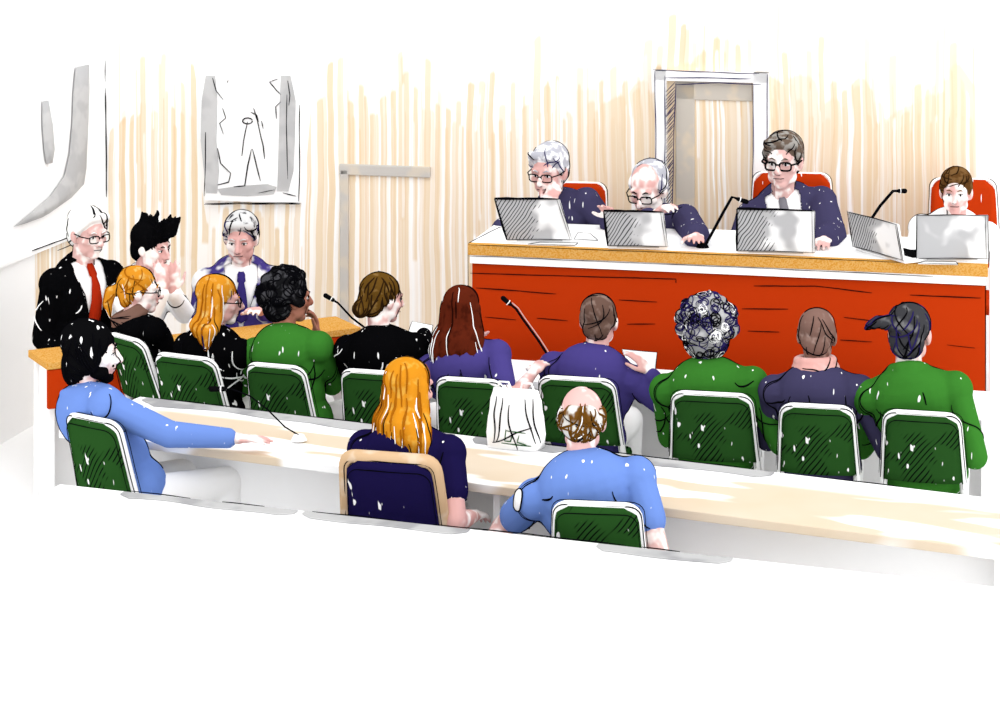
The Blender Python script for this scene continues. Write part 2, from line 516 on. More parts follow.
    if tie:
        bv = tree_of(so.data); bm = bmesh.new(); prof = []
        for t, wd in ((1.05, .012), (1.02, .02), (.985, .020), (.95, .022), (.93, .014), (.85, .022), (.7, .030), (.5, .036), (.42, .030), (.38, .004)):
            row = []
            for x in (-1, 0, 1):
                o_ = T(x * wd, .5, t)
                c, n_, _, _ = bv.ray_cast(o_, -ff)
                if c is None: c = T(x * wd, .12, t)
                row.append(c + ff * (.013 + (.004 if x == 0 else 0)))
            prof.append(row)
        vs = [[bm.verts.new(p) for p in r_] for r_ in prof]
        for i in range(len(vs) - 1):
            for j in (0, 1): bm.faces.new((vs[i][j], vs[i][j + 1], vs[i + 1][j + 1], vs[i + 1][j]))
        me2 = bpy.data.meshes.new('tie'); bm.to_mesh(me2); bm.free()
        link('tie', evalmods(me2, [('SOLIDIFY', dict(thickness=.006, offset=0.))]), tie, root)
    if scarf:
        f = Pr(); k = 12
        for lay in (0, .03):
            for j in range(k):
                p = lambda t: Nk + a * (.032 + lay) * s + xx * math.cos(t) * (.086 - lay * .3) * s + ff * math.sin(t) * (.084 - lay * .3) * s
                f.cap(p(2 * math.pi * j / k), p(2 * math.pi * (j + 1) / k), .024 * s, .024 * s)
        sm = fuse(f, .008, 2); so_ = link('scarf', sm, scarf, root)
        bm = bmesh.new(); bv = tree_of(sm)
        for k in range(7): scribble(bm, bv, Nk + V((random.uniform(-.1, .1), -.12, random.uniform(0, .06))), (1, 0, random.uniform(-.3, .3)), .1, .002, .2)
        obj('fold_line', bm, ink, so_)['kind'] = 'stuff'
    # glasses
    if glasses:
        bm = bmesh.new(); r_ = .0030 * hs if glasses == 1 else .0044 * hs
        for sx in (1, -1):
            pts = [hd(sx * .033 + math.copysign(abs(math.cos(t)) ** .6, math.cos(t)) * .026, .108 - abs(sx * .033 + math.cos(t) * .026) * .16, -.004 + math.copysign(abs(math.sin(t)) ** .6, math.sin(t)) * .018) for t in [2 * math.pi * k / 14 for k in range(14)]]
            tube(bm, pts, r_, 5, True)
            tube(bm, [hd(sx * .059, .098, .004), hd(sx * .083, .06, .006), hd(sx * .087, .0, .008)], r_, 5)
        tube(bm, [hd(-.008, .107, .002), hd(0, .11, .005), hd(.008, .107, .002)], r_, 5)
        obj('glasses', bm, ink if glasses == 1 else dark, root)
    # beard
    if beard:
        f = Pr(); e = lambda p, r: f.ell(hd(*p), V(r) * hs, Rh)
        e((0, .060, -.098), (.037, .034, .026)); e((.045, .028, -.07), (.026, .046, .032)); e((-.045, .028, -.07), (.026, .046, .032))
        f.cap(hd(-.025, .088, -.050), hd(.025, .088, -.050), .007 * hs, .007 * hs)
        bmn = fuse(f, .006, 2); b_ = link('beard', bmn, beard, root)
        bm = bmesh.new(); bv = tree_of(bmn)
        for k in range(18): scribble(bm, bv, hd(random.uniform(-.07, .07), .1, random.uniform(-.11, -.05)), (random.uniform(-1, 1), .2, -1), .05, .0018, .4)
        obj('hair_strands', bm, ink, b_)['kind'] = 'stuff'
    # hair
    if hair:
        f = Pr(); e = lambda p, r: f.ell(hd(*p), V(r) * hs, Rh); grav = None; curly = False
        if hair in ('short', 'long', 'bun', 'pony', 'quiff', 'crop', 'part'):
            k = 0. if hair != 'crop' else -.006
            k += .004 if hair == 'quiff' else 0; e((0, -.026, .050), (.088 + k, .104 + k, .086 + k)); e((0, -.062, -.015), (.074 + k, .052 + k, .075 + k))
            for sx in (1, -1): e((sx * .070, -.022, .018), (.020 + k * .4, .052, .042))
        if hair == 'shag':
            e((0, -.030, .045), (.098, .112, .094)); e((0, -.062, -.05), (.090, .062, .10))
            for sx in (1, -1): e((sx * .074, -.012, -.01), (.022, .050, .07))
        if hair == 'quiff':
            for q in range(22):
                x = random.uniform(-.085, .085); y = random.uniform(-.08, .085)
                f.cap(hd(x * .8, y, .09), hd(x * 1.3, y * 1.25, .145 + random.uniform(0, .03)), .026 * hs, .008 * hs)
        if hair == 'part':
            f.cap(hd(-.06, .05, .085), hd(.05, .072, .095), .024 * hs, .02 * hs); f.cap(hd(-.07, .03, .07), hd(-.078, .03, .02), .018 * hs, .012 * hs)
            f.cap(hd(.05, .07, .09), hd(.078, .03, .03), .02 * hs, .010 * hs)
        if hair == 'long':
            ln = hairm[1] if isinstance(hairm, tuple) else .2
            dn = lambda x, y, z: Cc + Rh @ (V((x, y, 0)) * hs) + V((0, 0, z)) * hs
            for x, y in ((-.078, -.015), (.078, -.015), (-.062, -.06), (.062, -.06), (-.03, -.085), (.03, -.085), (0, -.09)):
                l2 = ln * random.uniform(.88, 1.12); bk_ = -ff * hs
                f.chain([dn(x, y, .03), dn(x * 1.12, y - .008, -.07), dn(x * 1.3, y, -.12) + bk_ * .045, dn(x * 1.42, y * .6, -ln * .65) + bk_ * .085, dn(x * 1.35, y * .4, -l2) + bk_ * .105], [.026 * hs, .030 * hs, .036 * hs, .036 * hs, .012 * hs])
            grav = V((0, 0, -.7))
        if hair == 'bun':
            e((0, -.125, -.045), (.046, .040, .044)); e((0, -.09, .0), (.05, .045, .06))
        if hair == 'pony':
            f.chain([hd(0, -.11, .01), hd(0, -.155, -.01), hd(0, -.165, -.07), hd(.0, -.15, -.14)], [.03 * hs, .03 * hs, .026 * hs, .008 * hs])
        if hair == 'sidetail':
            e((0, -.024, .046), (.090, .106, .090)); e((0, -.066, -.02), (.076, .052, .075))
            f.chain([hd(-.06, -.08, .05), hd(-.115, -.10, .055), hd(-.15, -.10, .035), hd(-.17, -.10, .02)], [.034 * hs, .024 * hs, .016 * hs, .004 * hs])
        if hair == 'bald':
            e((0, -.062, -.015), (.072, .046, .058))
            for sx in (1, -1): e((sx * .070, -.03, .012), (.019, .045, .045))
            e((0, -.085, .03), (.065, .032, .045))
        if hair == 'white':
            e((0, -.045, .045), (.088, .095, .082)); e((0, -.065, -.015), (.075, .05, .07))
            for sx in (1, -1): e((sx * .074, -.012, .022), (.02, .046, .042))
        if hair in ('curly', 'afro'):
            curly = True; big = .012 if hair == 'curly' else .030
            e((0, -.030, .048), (.088 + big, .100 + big, .088 + big)); e((0, -.06, -.03), (.08 + big * .7, .055 + big, .075 + big * .5))
            for q in range(90):
                t = random.uniform(0, 2 * math.pi); z = random.uniform(-.55, 1); rr = math.sqrt(1 - z * z)
                p = (math.cos(t) * rr * (.09 + big), -.03 + math.sin(t) * rr * (.102 + big), .035 + z * (.088 + big))
                if p[1] > .035 and p[2] < .075: continue
                rd = random.uniform(.014, .027); e(p, (rd, rd, rd))
        hm_ = hairm[0] if isinstance(hairm, tuple) else hairm
        mh = fuse(f, .0062, 2 if curly else 3); ho = link('hair', mh, hm_, root)
        bv = tree_of(mh); vs = mh.vertices
        for sm_, cnt, r_ in strands:
            bm = bmesh.new()
            for q in range(int(cnt * 1.5)):
                v = vs[random.randrange(len(vs))].co
                if curly: scribble(bm, bv, v, (random.uniform(-1, 1), random.uniform(-1, 1), random.uniform(-1, 1)), random.uniform(.14, .34), r_, .35, loops=random.choice((-.42, .42, .3, -.26)), off=.002)
                else:
                    crown = hd(0, -.05, .13)
                    dirn = (v - crown); scribble(bm, bv, v, dirn + V((random.uniform(-.03, .03), random.uniform(-.03, .03), -.02)), random.uniform(.05, .16 if hair != 'long' else .24), r_, .16, off=.0015, grav=grav)
            so2 = obj('hair_strands', bm, sm_, ho); so2['kind'] = 'stuff'
        if outl: outline('pen_outline', mh, ho, hd(0, -.03, .02), no_, r=.0022, n=2)
    return root

# ================================================================== SETTING
BH = 1.25                                            # height of the judges' bench
A = PH(468, 243.5, BH); B = PH(988, 265, BH)
ub = (B - A); ub.z = 0; LB = ub.length; ub.normalize()
nb = V((-ub.y, ub.x, 0))                             # away from the viewer
angB = math.atan2(ub.y, ub.x)
WD = 1.62                                            # bench front to back wall
DZ = .40                                             # dais
def onwall(px, py):                                  # pixel -> point on the back wall
    o_ = A + nb * WD
    d = V(((px - CX) / F, 1, -(py - HY) / F)); c = V((0, 0, H))
    t = (o_ - c).dot(nb) / d.dot(nb)
    return c + d * t
def wl(px, py):                                      # the same in wall coordinates (along, up)
    p = onwall(px, py); return (p - (A + nb * WD)).dot(ub), p.z
bm = bmesh.new()
prism(bm, [(-7, 1), (6, 1), (6, 15), (-7, 15)], -.1, 0)
struct(obj('floor', bm, white))
# back wall, panelled in vertical strokes of pale wood colour
def wall_mat(name, x0, x1, tops, seed=0., axis=0):
    s = Sh(name); o = s.sep(s.tc.outputs['Object']); X, Z = o[axis], o[2]
    wob = s.noise(s.mapv(scale=(1.9, 1.9, 1.3)), 1, 1)
    rag = s.noise(s.mapv(scale=(30, 30, 4)), 1, 2)
    c = WHITE
    ramp = s.n.new('ShaderNodeFloatCurve')
    s.put(ramp.inputs['Value'], s.math('DIVIDE', s.math('SUBTRACT', X, x0), x1 - x0))
    cv = ramp.mapping.curves[0]
    pts = tops
    cv.points[0].location = pts[0]; cv.points[1].location = pts[-1]
    for p in pts[1:-1]: cv.points.new(*p)
    for p in cv.points: p.handle_type = 'VECTOR'
    ramp.mapping.update()
    T0 = s.math('MULTIPLY', ramp.outputs[0], 3.0)
    def layer(c, freq, col, topv, topp, bot, botv, wmin, wvar, amin, avar, k, inner=None):
        u = s.math('ADD', s.math('MULTIPLY', X, freq), s.math('ADD', s.math('MULTIPLY', wob, .9), k * 7.31))
        i = s.math('FLOOR', u); fr = s.math('FRACT', u)
        r = s.rnd(s.math('ADD', i, k * 31.7 + seed)); r2 = s.rnd(s.math('ADD', i, k * 57.1 + 400.3 + seed))
        top = s.math('ADD', T0, s.math('MULTIPLY', s.math('POWER', r[0], topp), topv))
        top = s.math('ADD', top, -.30 * topv)
        b0 = s.math('ADD', s.math('MULTIPLY', s.math('POWER', r[1], 2.), botv), bot)
        wd = s.math('ADD', s.math('MULTIPLY', r[2], wvar), wmin)
        e = s.math('SUBTRACT', fr, s.math('MULTIPLY', s.math('SUBTRACT', rag, .5), .22))
        mx = s.math('MULTIPLY', s.step(e, .0, .07), s.step(s.math('SUBTRACT', wd, e), .0, .07))
        rd_ = s.math('SUBTRACT', s.math('DIVIDE', s.math('MULTIPLY', e, 2.), s.math('MAXIMUM', wd, .05)), 1.)
        top = s.math('SUBTRACT', top, s.math('MULTIPLY', s.math('POWER', s.math('ABSOLUTE', rd_), 2.5), .22 / freq))
        mz = s.math('MULTIPLY', s.step(s.math('SUBTRACT', top, Z), 0., .03), s.step(s.math('SUBTRACT', Z, b0), 0., .03))
        al = s.math('ADD', s.math('MULTIPLY', r2[0], avar), amin)
        m = s.math('MULTIPLY', s.math('MULTIPLY', mx, mz), al)
        m = s.math('MULTIPLY', m, s.math('MULTIPLY', s.step(X, x0, x0 + .03), s.step(X, x1, x1 - .03)))
        if inner: m = s.math('MULTIPLY', m, inner)
        m = s.math('MAXIMUM', m, 0.)
        return s.mix(m, c, col)
    wl_ = lambda k: tuple(v * 1.12 for v in lin(k)[:3]) + (1,)
    right = s.math('ADD', s.math('MULTIPLY', s.step(X, .1, .5), .72), .28)
    c = layer(c, 5.5, wl_((252, 232, 203)), .26, 1.4, -.5, .7, .55, .7, .55, .45, 1, right)
    c = layer(c, 15.0, wl_((251, 229, 196)), .42, 1.6, -.5, 1.4, .42, .36, .6, .4, 2)
    c = layer(c, 21., wl_((249, 222, 182)), .62, 2.6, -.3, 2.0, .34, .4, .1, .6, 3)
    c = layer(c, 17., WHITE, -.4, 1.0, .2, 1.5, .05, .36, .1, .75, 4)
    c = layer(c, 28., wl_((246, 212, 164)), .78, 4.0, -.2, 2.4, .16, .34, .0, .6, 5)
    c = layer(c, 9., wl_((241, 208, 160)), .2, 2., .3, 2.2, .1, .25, .0, .55, 6)
    return s.out(c)
def tp_(px, py, x0, x1):
    x, z = wl(px, py); return ((x - x0) / (x1 - x0), z / 3.0)
x0, x1 = wl(106, 100)[0], wl(978, 100)[0]
tops = [tp_(px, py, x0, x1) for px, py in ((106, 130), (122, 108), (140, 90), (168, 86), (195, 110), (206, 205), (306, 205), (314, 100), (345, 82), (372, 92), (410, 72), (450, 96), (490, 100), (520, 96), (545, 78), (580, 92), (612, 86), (640, 66), (690, 52), (740, 56), (775, 76), (830, 84), (862, 74), (890, 98), (935, 78), (958, 70), (978, 100))]
tops[0] = (0., tops[0][1]); tops[-1] = (1., tops[-1][1])
bm = bmesh.new(); wx0 = wl(101, 100)[0]
box(bm, ((wx0 + 4.2) / 2, .06, 1.55), (4.2 - wx0, .12, 3.1))
wb = obj('wall_back', bm, wall_mat('stroked_wood_panel', x0, x1, tops)); struct(wb)
wb.location = (A + nb * WD).xy.to_3d(); wb.rotation_euler = (0, 0, angB)
def wallobj(name, bm, m, parent=None, d=0.):         # meshes given in wall coordinates (x along, y = -out of the wall, z up)
    o = obj(name, bm, m, parent)
    if not parent:
        o.location = (A + nb * WD).xy.to_3d(); o.rotation_euler = (0, 0, angB)
    return o
def wp(px, py, out=0.):
    x, z = wl(px, py); return V((x, -out, z))
# left wall with its low beige panel, capped by a ledge
ang = math.atan2(-nb.y, -nb.x)
c0 = onwall(101, 100); c0.z = 0
bm = bmesh.new(); box(bm, (1.6, -.06, 1.55), (3.2, .12, 3.1))
wlft = obj('wall_left', bm, white); struct(wlft); wlft.location = c0; wlft.rotation_euler = (0, 0, ang)
bm = bmesh.new(); 
zl = .98
box(bm, (.9, .011, zl / 2), (1.8, .022, zl))
o = obj('trim_1', bm, wall_mat('stroked_low_panel', .36, 1.0, [(0, .4), (.5, .4), (1, .4)], 50.)); struct(o); o.location = c0; o.rotation_euler = (0, 0, ang)
bm = bmesh.new(); box(bm, (.9, .025, zl + .012), (1.8, .05, .024), .004)
pen(bm, [(.25, .052, zl + .022), (.7, .052, zl + .022), (1.1, .052, zl + .03)], .004); pen(bm, [(.3, .052, zl - .03), (.75, .052, zl - .03)], .003)
o = obj('trim_2', bm, white); struct(o); o.location = c0; o.rotation_euler = (0, 0, ang); o.data.materials.append(ink)
for p in o.data.polygons: p.material_index = 1 if len(p.vertices) == 4 and p.area < .0006 else 0
# corner post with two pen lines
bm = bmesh.new(); pen(bm, [wp(100, 58, .012), wp(99, 120, .012), wp(100, 206, .012)], .0045); pen(bm, [wp(106, 60, .012), wp(106, 82, .012)], .004); pen(bm, [wp(106, 88, .012), wp(107, 140, .012), wp(107, 197, .012)], .0045)
struct(wallobj('trim_3', bm, ink))
# grey shade wash on the left wall, shaped as thin raised strips
root = empty('wall_shade_wash', c0, ang); tag(root, 'grey shade wash on the white left wall, shaped as a long bent strip', 'painted shade')
def dp(px, py, out=.03):                             # pixel -> left wall coordinates
    d = V(((px - CX) / F, 1, -(py - HY) / F)); c = V((0, 0, H)); n_ = ub
    t = (c0 - c).dot(n_) / d.dot(n_); p = c + d * t - c0
    return V((p.dot(-nb), out, p.z))
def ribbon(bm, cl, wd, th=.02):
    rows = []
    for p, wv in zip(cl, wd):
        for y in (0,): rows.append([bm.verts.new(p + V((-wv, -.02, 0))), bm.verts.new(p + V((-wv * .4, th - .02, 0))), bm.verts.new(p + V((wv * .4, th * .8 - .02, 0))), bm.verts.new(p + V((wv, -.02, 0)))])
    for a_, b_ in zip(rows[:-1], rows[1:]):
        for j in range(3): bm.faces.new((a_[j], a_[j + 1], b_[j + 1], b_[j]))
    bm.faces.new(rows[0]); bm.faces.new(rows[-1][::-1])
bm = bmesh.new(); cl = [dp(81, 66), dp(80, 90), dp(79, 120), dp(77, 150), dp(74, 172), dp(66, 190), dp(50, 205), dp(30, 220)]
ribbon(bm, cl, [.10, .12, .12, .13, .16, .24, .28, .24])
o = obj('shade_strip', bm, greyw, root, True)
bm = bmesh.new(); ribbon(bm, [dp(43, 101), dp(46, 125), dp(48, 150), dp(47, 163)], [.03, .07, .07, .03]); obj('side_shade_strip', bm, greyw, root, True)

# relief on the wall
rx0, rz1 = wl(207, 72); rx1, rz0 = wl(302, 203)
root = empty('wall_relief', (A + nb * WD + ub * ((rx0 + rx1) / 2)).xy.to_3d() + V((0, 0, rz0)), angB)
tag(root, 'white framed wall relief with a thin standing figure drawn between grey bands', 'wall art')
rc = (rx0 + rx1) / 2
q = lambda px, py, out=.045: V((wl(px, py)[0] - rc, -out, wl(px, py)[1] - rz0))
bm = bmesh.new(); hw = (rx1 - rx0) / 2
box(bm, (0, -.02, (rz1 - rz0) / 2), (hw * 2, .04, rz1 - rz0), .004); obj('panel', bm, white, root)
def band(bm, pts, wd, out=.043):
    for (p0, p1), wv in zip(zip(pts[:-1], pts[1:]), wd):
        pass
    l = []; r_ = []
    for p, wv in zip(pts, wd):
        l.append(p + V((-wv, 0, 0))); r_.append(p + V((wv, 0, 0)))
    vs = [bm.verts.new(p) for p in l + r_[::-1]]; f = bm.faces.new(vs)
    g = bmesh.ops.extrude_face_region(bm, geom=[f]); bmesh.ops.translate(bm, vec=(0, .003, 0), verts=[v for v in g['geom'] if isinstance(v, bmesh.types.BMVert)])
bm = bmesh.new()
band(bm, [q(213, 75), q(212, 100), q(211, 140), q(214, 170), q(214, 192)], [.03, .05, .05, .048, .035])
band(bm, [q(288, 75), q(290, 100), q(289, 140), q(288, 170), q(285, 190)], [.03, .05, .05, .048, .035])
vs = [bm.verts.new(q(*p)) for p in ((220, 188), (240, 185), (270, 183), (279, 186), (276, 193), (250, 195), (224, 194))]; bm.faces.new(vs)
obj('grey_band', bm, greyw, root)
bm = bmesh.new()
P_ = lambda *a: pen(bm, [q(x, y) for x, y in a], .004, .004)
P_((208, 131), (208, 165), (207, 195)); P_((302, 104), (302, 160), (301, 200)); P_((207, 203), (250, 203), (302, 203))
P_((208, 202), (303, 202)); P_((215, 77), (219, 90), (226, 99)); P_((225, 107), (228, 117), (222, 122), (226, 133)); P_((220, 147), (223, 162), (233, 172), (231, 181), (215, 185))
P_((231, 79), (230, 82)); P_((280, 78), (272, 81), (279, 90), (283, 94)); P_((283, 101), (278, 106), (279, 118)); P_((290, 80), (292, 95), (291, 105)); P_((289, 94), (289, 140), (290, 178))
P_((256, 107), (260, 120), (266, 145), (267, 158)); P_((253, 111), (259, 114), (261, 121)); P_((250, 121), (246, 140), (244, 155)); P_((254, 148), (250, 165), (247, 185), (236, 186)); P_((255, 148), (259, 165), (263, 180)); P_((261, 192), (277, 189)); P_((285, 192), (298, 195)); P_((264, 120), (266, 128))
tube(bm, [q(250 + 5 * math.cos(t), 120 + 3 * math.sin(t)) for t in [k * .6 for k in range(11)]], .004, 4)
obj('figure_line', bm, ink, root)

# concealed door in the panelling (grey surround)
bm = bmesh.new(); x0d, z1d = wl(345, 169); x1d, _ = wl(426, 169); _, z0d = wl(345, 300)
box(bm, ((x0d + x1d) / 2, -.012, z1d), (x1d - x0d + .06, .024, .065), .006); box(bm, (x0d - .0, -.012, (z1d) / 2), (.052, .024, z1d), .006)
struct(wallobj('door_1', bm, mat('grey_surround', (220, 216, 210), patch=((234, 224, 208), .4, 6))))
# door behind the bench
D0 = wl(656, 70); D1 = wl(769, 74); I0 = wl(667, 80); I1 = wl(754, 82)
zt = D0[1]; zi = I0[1]
bm = bmesh.new()
fr = (I0[0] - D0[0]); fr2 = D1[0] - I1[0]
box(bm, (D0[0] + fr / 2, -.02, zt / 2 + DZ / 2), (fr, .04, zt - DZ)); box(bm, (D1[0] - fr2 / 2, -.02, zt / 2 + DZ / 2), (fr2, .04, zt - DZ))
box(bm, ((D0[0] + D1[0]) / 2, -.02, (zt + zi) / 2), (D1[0] - D0[0], .04, zt - zi))
d2 = struct(wallobj('door_2', bm, white))
bm = bmesh.new()
L_ = lambda *a: pen(bm, [wp(x, y, .043) for x, y in a], .0034, .003)
L_((656, 70), (657, 150), (656, 250)); L_((654, 69), (700, 71), (760, 73)); L_((768, 74), (768, 140), (767, 190)); L_((667, 77), (700, 77), (752, 78)); L_((666, 75), (666, 150), (665, 250)); L_((676, 84), (720, 82), (762, 84)); L_((754, 85), (754, 150), (753, 200)); L_((677, 82), (675, 130), (674, 180), (673, 240))
for k in range(34):
    y = 82 + k * 3.6 + random.uniform(-1, 1); L_((667, y + 9 + random.uniform(0, 3)), (676 - k * .06, y))
o = wallobj('pen_line', bm, inkblue, d2)
bm = bmesh.new()
xi0 = wl(676, 90)[0]; dw = .055
box(bm, (xi0 + .055, -.006, (zi + DZ) / 2), (.11, .012, zi - DZ - .01), .004); box(bm, ((I0[0] + I1[0]) / 2 + .02, -.006, zi - .055), (I1[0] - I0[0] - .06, .012, .11), .004)
o = wallobj('door_reveal_shade', bm, mat('grey_reveal_shade', (224, 216, 204), patch=((244, 228, 204), .4, 7)), d2)  # shade inside the door recess, put into the grey colour
# dais
bm = bmesh.new()
def bq(x, y, z): return V((A.x, A.y, 0)) + ub * x + nb * y + V((0, 0, z))
prism(bm, [bq(.02, .04, 0)[:2], bq(LB + .5, .04, 0)[:2], bq(LB + .5, WD, 0)[:2], bq(.02, WD, 0)[:2]], .0, DZ)
struct(obj('dais', bm, white)).name = 'trim_4'

# ================================================================== JUDGES' BENCH
bench = empty('judges_bench', (A.x, A.y, 0), angB)
tag(bench, 'long red fronted bench with ochre edge where the robed judges sit', 'bench')
bm = bmesh.new(); 
box(bm, (LB / 2, .05, BH / 2 - .055), (LB - .03, .04, BH - .11)); box(bm, (.03, .36, BH / 2 - .055), (.04, .62, BH - .11)); box(bm, (LB - .035, .36, BH / 2 - .055), (.04, .62, BH - .11))
obj('front_panel', bm, redm, bench)
bm = bmesh.new(); box(bm, (LB / 2, .025, BH - .080), (LB - .02, .05, .042)); obj('white_trim', bm, white, bench)
bm = bmesh.new(); box(bm, (LB / 2, .02, BH - .030), (LB, .05, .058), .004); obj('edge_rail', bm, yellow, bench)
bm = bmesh.new(); box(bm, (LB / 2, .375, BH - .012), (LB - .004, .66, .025), .003); obj('worktop', bm, white, bench)
bm = bmesh.new(); box(bm, (LB + .14, .38, (BH - .03) / 2), (.27, .60, BH - .03), .004); obj('end_cabinet', bm, white, bench)
bi = bench.matrix_world
bpy.context.view_layer.update()
def onface(px, py, off):                             # pixel -> bench front in bench coordinates
    c = V((0, 0, H)); d = V(((px - CX) / F, 1, -(py - HY) / F)); n_ = nb
    t = (A + nb * off - c).dot(n_) / d.dot(n_); p = c + d * t
    return V(((p - A).dot(ub), off, p.z))
bm = bmesh.new()
for a_ in [((470, 273), (560, 276), (676, 279), (676, 283)), ((476, 288), (520, 291), (556, 294)), ((619, 300), (657, 302)), ((485, 317), (516, 320)), ((537, 318), (568, 321)), ((627, 324), (655, 324)), ((754, 286), (815, 286), (872, 293)), ((910, 295), (981, 298)), ((742, 309), (788, 309)), ((748, 331), (779, 332)), ((844, 317), (888, 323)), ((840, 340), (872, 342)), ((947, 345), (975, 348))]:
    pen(bm, [onface(x, y, .028) for x, y in a_], .003, .002)
obj('panel_groove', bm, ink, bench)['kind'] = 'stuff'
bm = bmesh.new(); pen(bm, [V((0, -.006, BH - .004)), V((LB * .5, -.006, BH - .002)), V((LB * .93, -.006, BH - .004))], .0022); pen(bm, [V((0, -.006, BH - .062)), V((LB * .6, -.005, BH - .062)), V((LB * .9, -.006, BH - .066))], .0022)
pen(bm, [V((0, -.002, BH)), V((0, -.002, BH - .10)), V((.004, .02, BH - .5))], .002); pen(bm, [V((0, .0, BH + .002)), V((.05, .5, BH + .002)), V((.3, .68, BH + .002))], .0024)
obj('pen_line', bm, ink, bench)['kind'] = 'stuff'

def onb(px, py, dy=0.):                              # pixel -> point on the bench top, plus dy inwards
    p = PH(px, py, BH); return p + nb * dy
# ---- laptops on the bench, seen from behind
scr = {}
def screen_mat(name, hx, seed):
    s = Sh(name); o = s.sep(s.tc.outputs['Object'])
    n1 = s.noise(s.mapv(scale=(9, 9, 9), loc=(seed, 0, 0)), 1, 1)
    g = s.step(s.math('ADD', s.math('MULTIPLY', n1, .5), s.math('MULTIPLY', o[0], 1.1 * hx)), .16, .27)
    c = s.mix(g, lin((238, 238, 238)), lin((200, 200, 202)))
    v = s.sep(s.mapv(rot=(0, R(-33), 0))); wob = s.noise(s.mapv(scale=(8, 8, 8), loc=(seed, 1, 0)), 1, 1)
    u = s.math('FRACT', s.math('ADD', s.math('MULTIPLY', v[0], 62.), s.math('MULTIPLY', wob, 2.)))
    ln = s.math('MULTIPLY', s.step(u, .0, .1), s.step(u, .36, .26))
    reg = s.step(s.math('ADD', s.math('MULTIPLY', s.noise(s.mapv(scale=(12, 12, 30), loc=(seed, 5, 0)), 1, 1), .28), s.math('MULTIPLY', o[0], 1.2 * hx)), .16, .20)
    ln = s.math('MULTIPLY', s.math('MULTIPLY', ln, reg), 1. if abs(hx) > .5 else 0.)
    return s.out(s.mix(ln, c, lin((40, 40, 44))))
def laptop(label, bl, br, hgt, lean, shear, seed, hatch=1., bold=True, cat='laptop'):
    p0 = PH(bl[0], bl[1], BH) ; p1 = PH(br[0], br[1], BH)
    mid = (p0 + p1) / 2; wv = (p1 - p0).length; an = math.atan2((p1 - p0).y, (p1 - p0).x)
    root = empty('laptop', mid, an); tag(root, label, cat, 'laptops on the bench')
    bm = bmesh.new(); box(bm, (0, .12, .010), (wv, .24, .018), .004); base = obj('base', bm, white, root)
    bm = bmesh.new(); box(bm, (0, .13, .0195), (wv * .86, .12, .003)); obj('keyboard', bm, dark, base)
    Mx = Matrix.Translation((0, -.004, .018)) @ Matrix(((1, 0, shear, 0), (0, 1, -lean, 0), (0, 0, 1, 0), (0, 0, 0, 1)))
    bm = bmesh.new(); box(bm, (0, 0, hgt / 2), (wv, .012, hgt), .003, Mx)
    o = obj('screen_lid', bm, screen_mat('screen_back_%s' % seed, -hatch, seed), root)
    bm = bmesh.new(); w2 = wv / 2; T_ = lambda x, z: Mx @ V((x, -.009, z)); r = .0075 if bold else .0032
    pen(bm, [T_(-w2, 0), T_(-w2, hgt)], r * 1.15); pen(bm, [T_(-w2, hgt), T_(0, hgt + .002), T_(w2, hgt)], [r, r, r][0] * .9)
    pen(bm, [T_(-w2, hgt + .004), T_(-w2 + .13 * bold, hgt + .002)], r * 1.3)
    pen(bm, [T_(w2, 0), T_(w2 - .004, hgt)], .0026); pen(bm, [T_(w2 - .012, 0), T_(w2 - .016, hgt)], .002); pen(bm, [T_(-w2, 0), T_(0, .004), T_(w2, 0)], .0022)
    obj('lid_edge', bm, ink, o)
    bm = bmesh.new(); tube(bm, [(-wv * .35, 0, .016), (wv * .35, 0, .016)], .007, 8); obj('hinge', bm, greyw, root)
    return root
laptop('slanting open laptop leftmost on the bench, in front of the judge with hand at chin', (507, 243), (572, 243), .215, .10, -.30, 1.3)
laptop('open laptop in front of the grey-haired judge who bends low', (608, 249), (668, 250), .180, .10, -.12, 4.1)
laptop('wide upright laptop in front of the judge with thick black glasses', (737, 254), (815, 256), .212, .04, .0, 7.7)
laptop('small tilted laptop behind the thin black microphone, right part of the bench', (855, 250), (905, 264), .175, .10, -.14, 9.2, bold=False)
laptop('large pale screen at the right end, hiding all but the head of the woman', (916, 262), (988, 262), .215, .02, .0, 12.9, hatch=.25, bold=False, cat='screen')

def paper(label, pts, h, group=None, fold=None):     # a sheet lying at height h, or given as points
    vs = [p if isinstance(p, V) else PH(p[0], p[1], h) for p in pts]
    c = sum(vs, V()) / len(vs)
    root = empty('paper_sheet', c); tag(root, label, 'paper', group)
    bm = bmesh.new(); f = bm.faces.new([bm.verts.new(v - c) for v in vs])
    g = bmesh.ops.extrude_face_region(bm, geom=[f]); bmesh.ops.translate(bm, vec=(0, 0, .003), verts=[v for v in g['geom'] if isinstance(v, bmesh.types.BMVert)])
    obj('sheet', bm, paperm, root)
    bm = bmesh.new(); pen(bm, [v - c + V((0, 0, .004)) for v in vs + vs[:1]], .0022)
    obj('pen_outline', bm, ink, root)
    return root
paper('white sheet between the two leftmost laptops on the bench', [(574, 240), (598, 241), (590, 234), (578, 233)], BH + .001, 'papers on the bench')
paper('long white sheet on the bench edge in front of the leftmost laptop', [(528, 245), (575, 246), (578, 243.5), (540, 243)], BH + .001, 'papers on the bench')
paper('folded white paper at the foot of the pale screen, right end of the bench', [(918, 264), (958, 265), (956, 262.5), (925, 262)], BH + .001, 'papers on the bench')

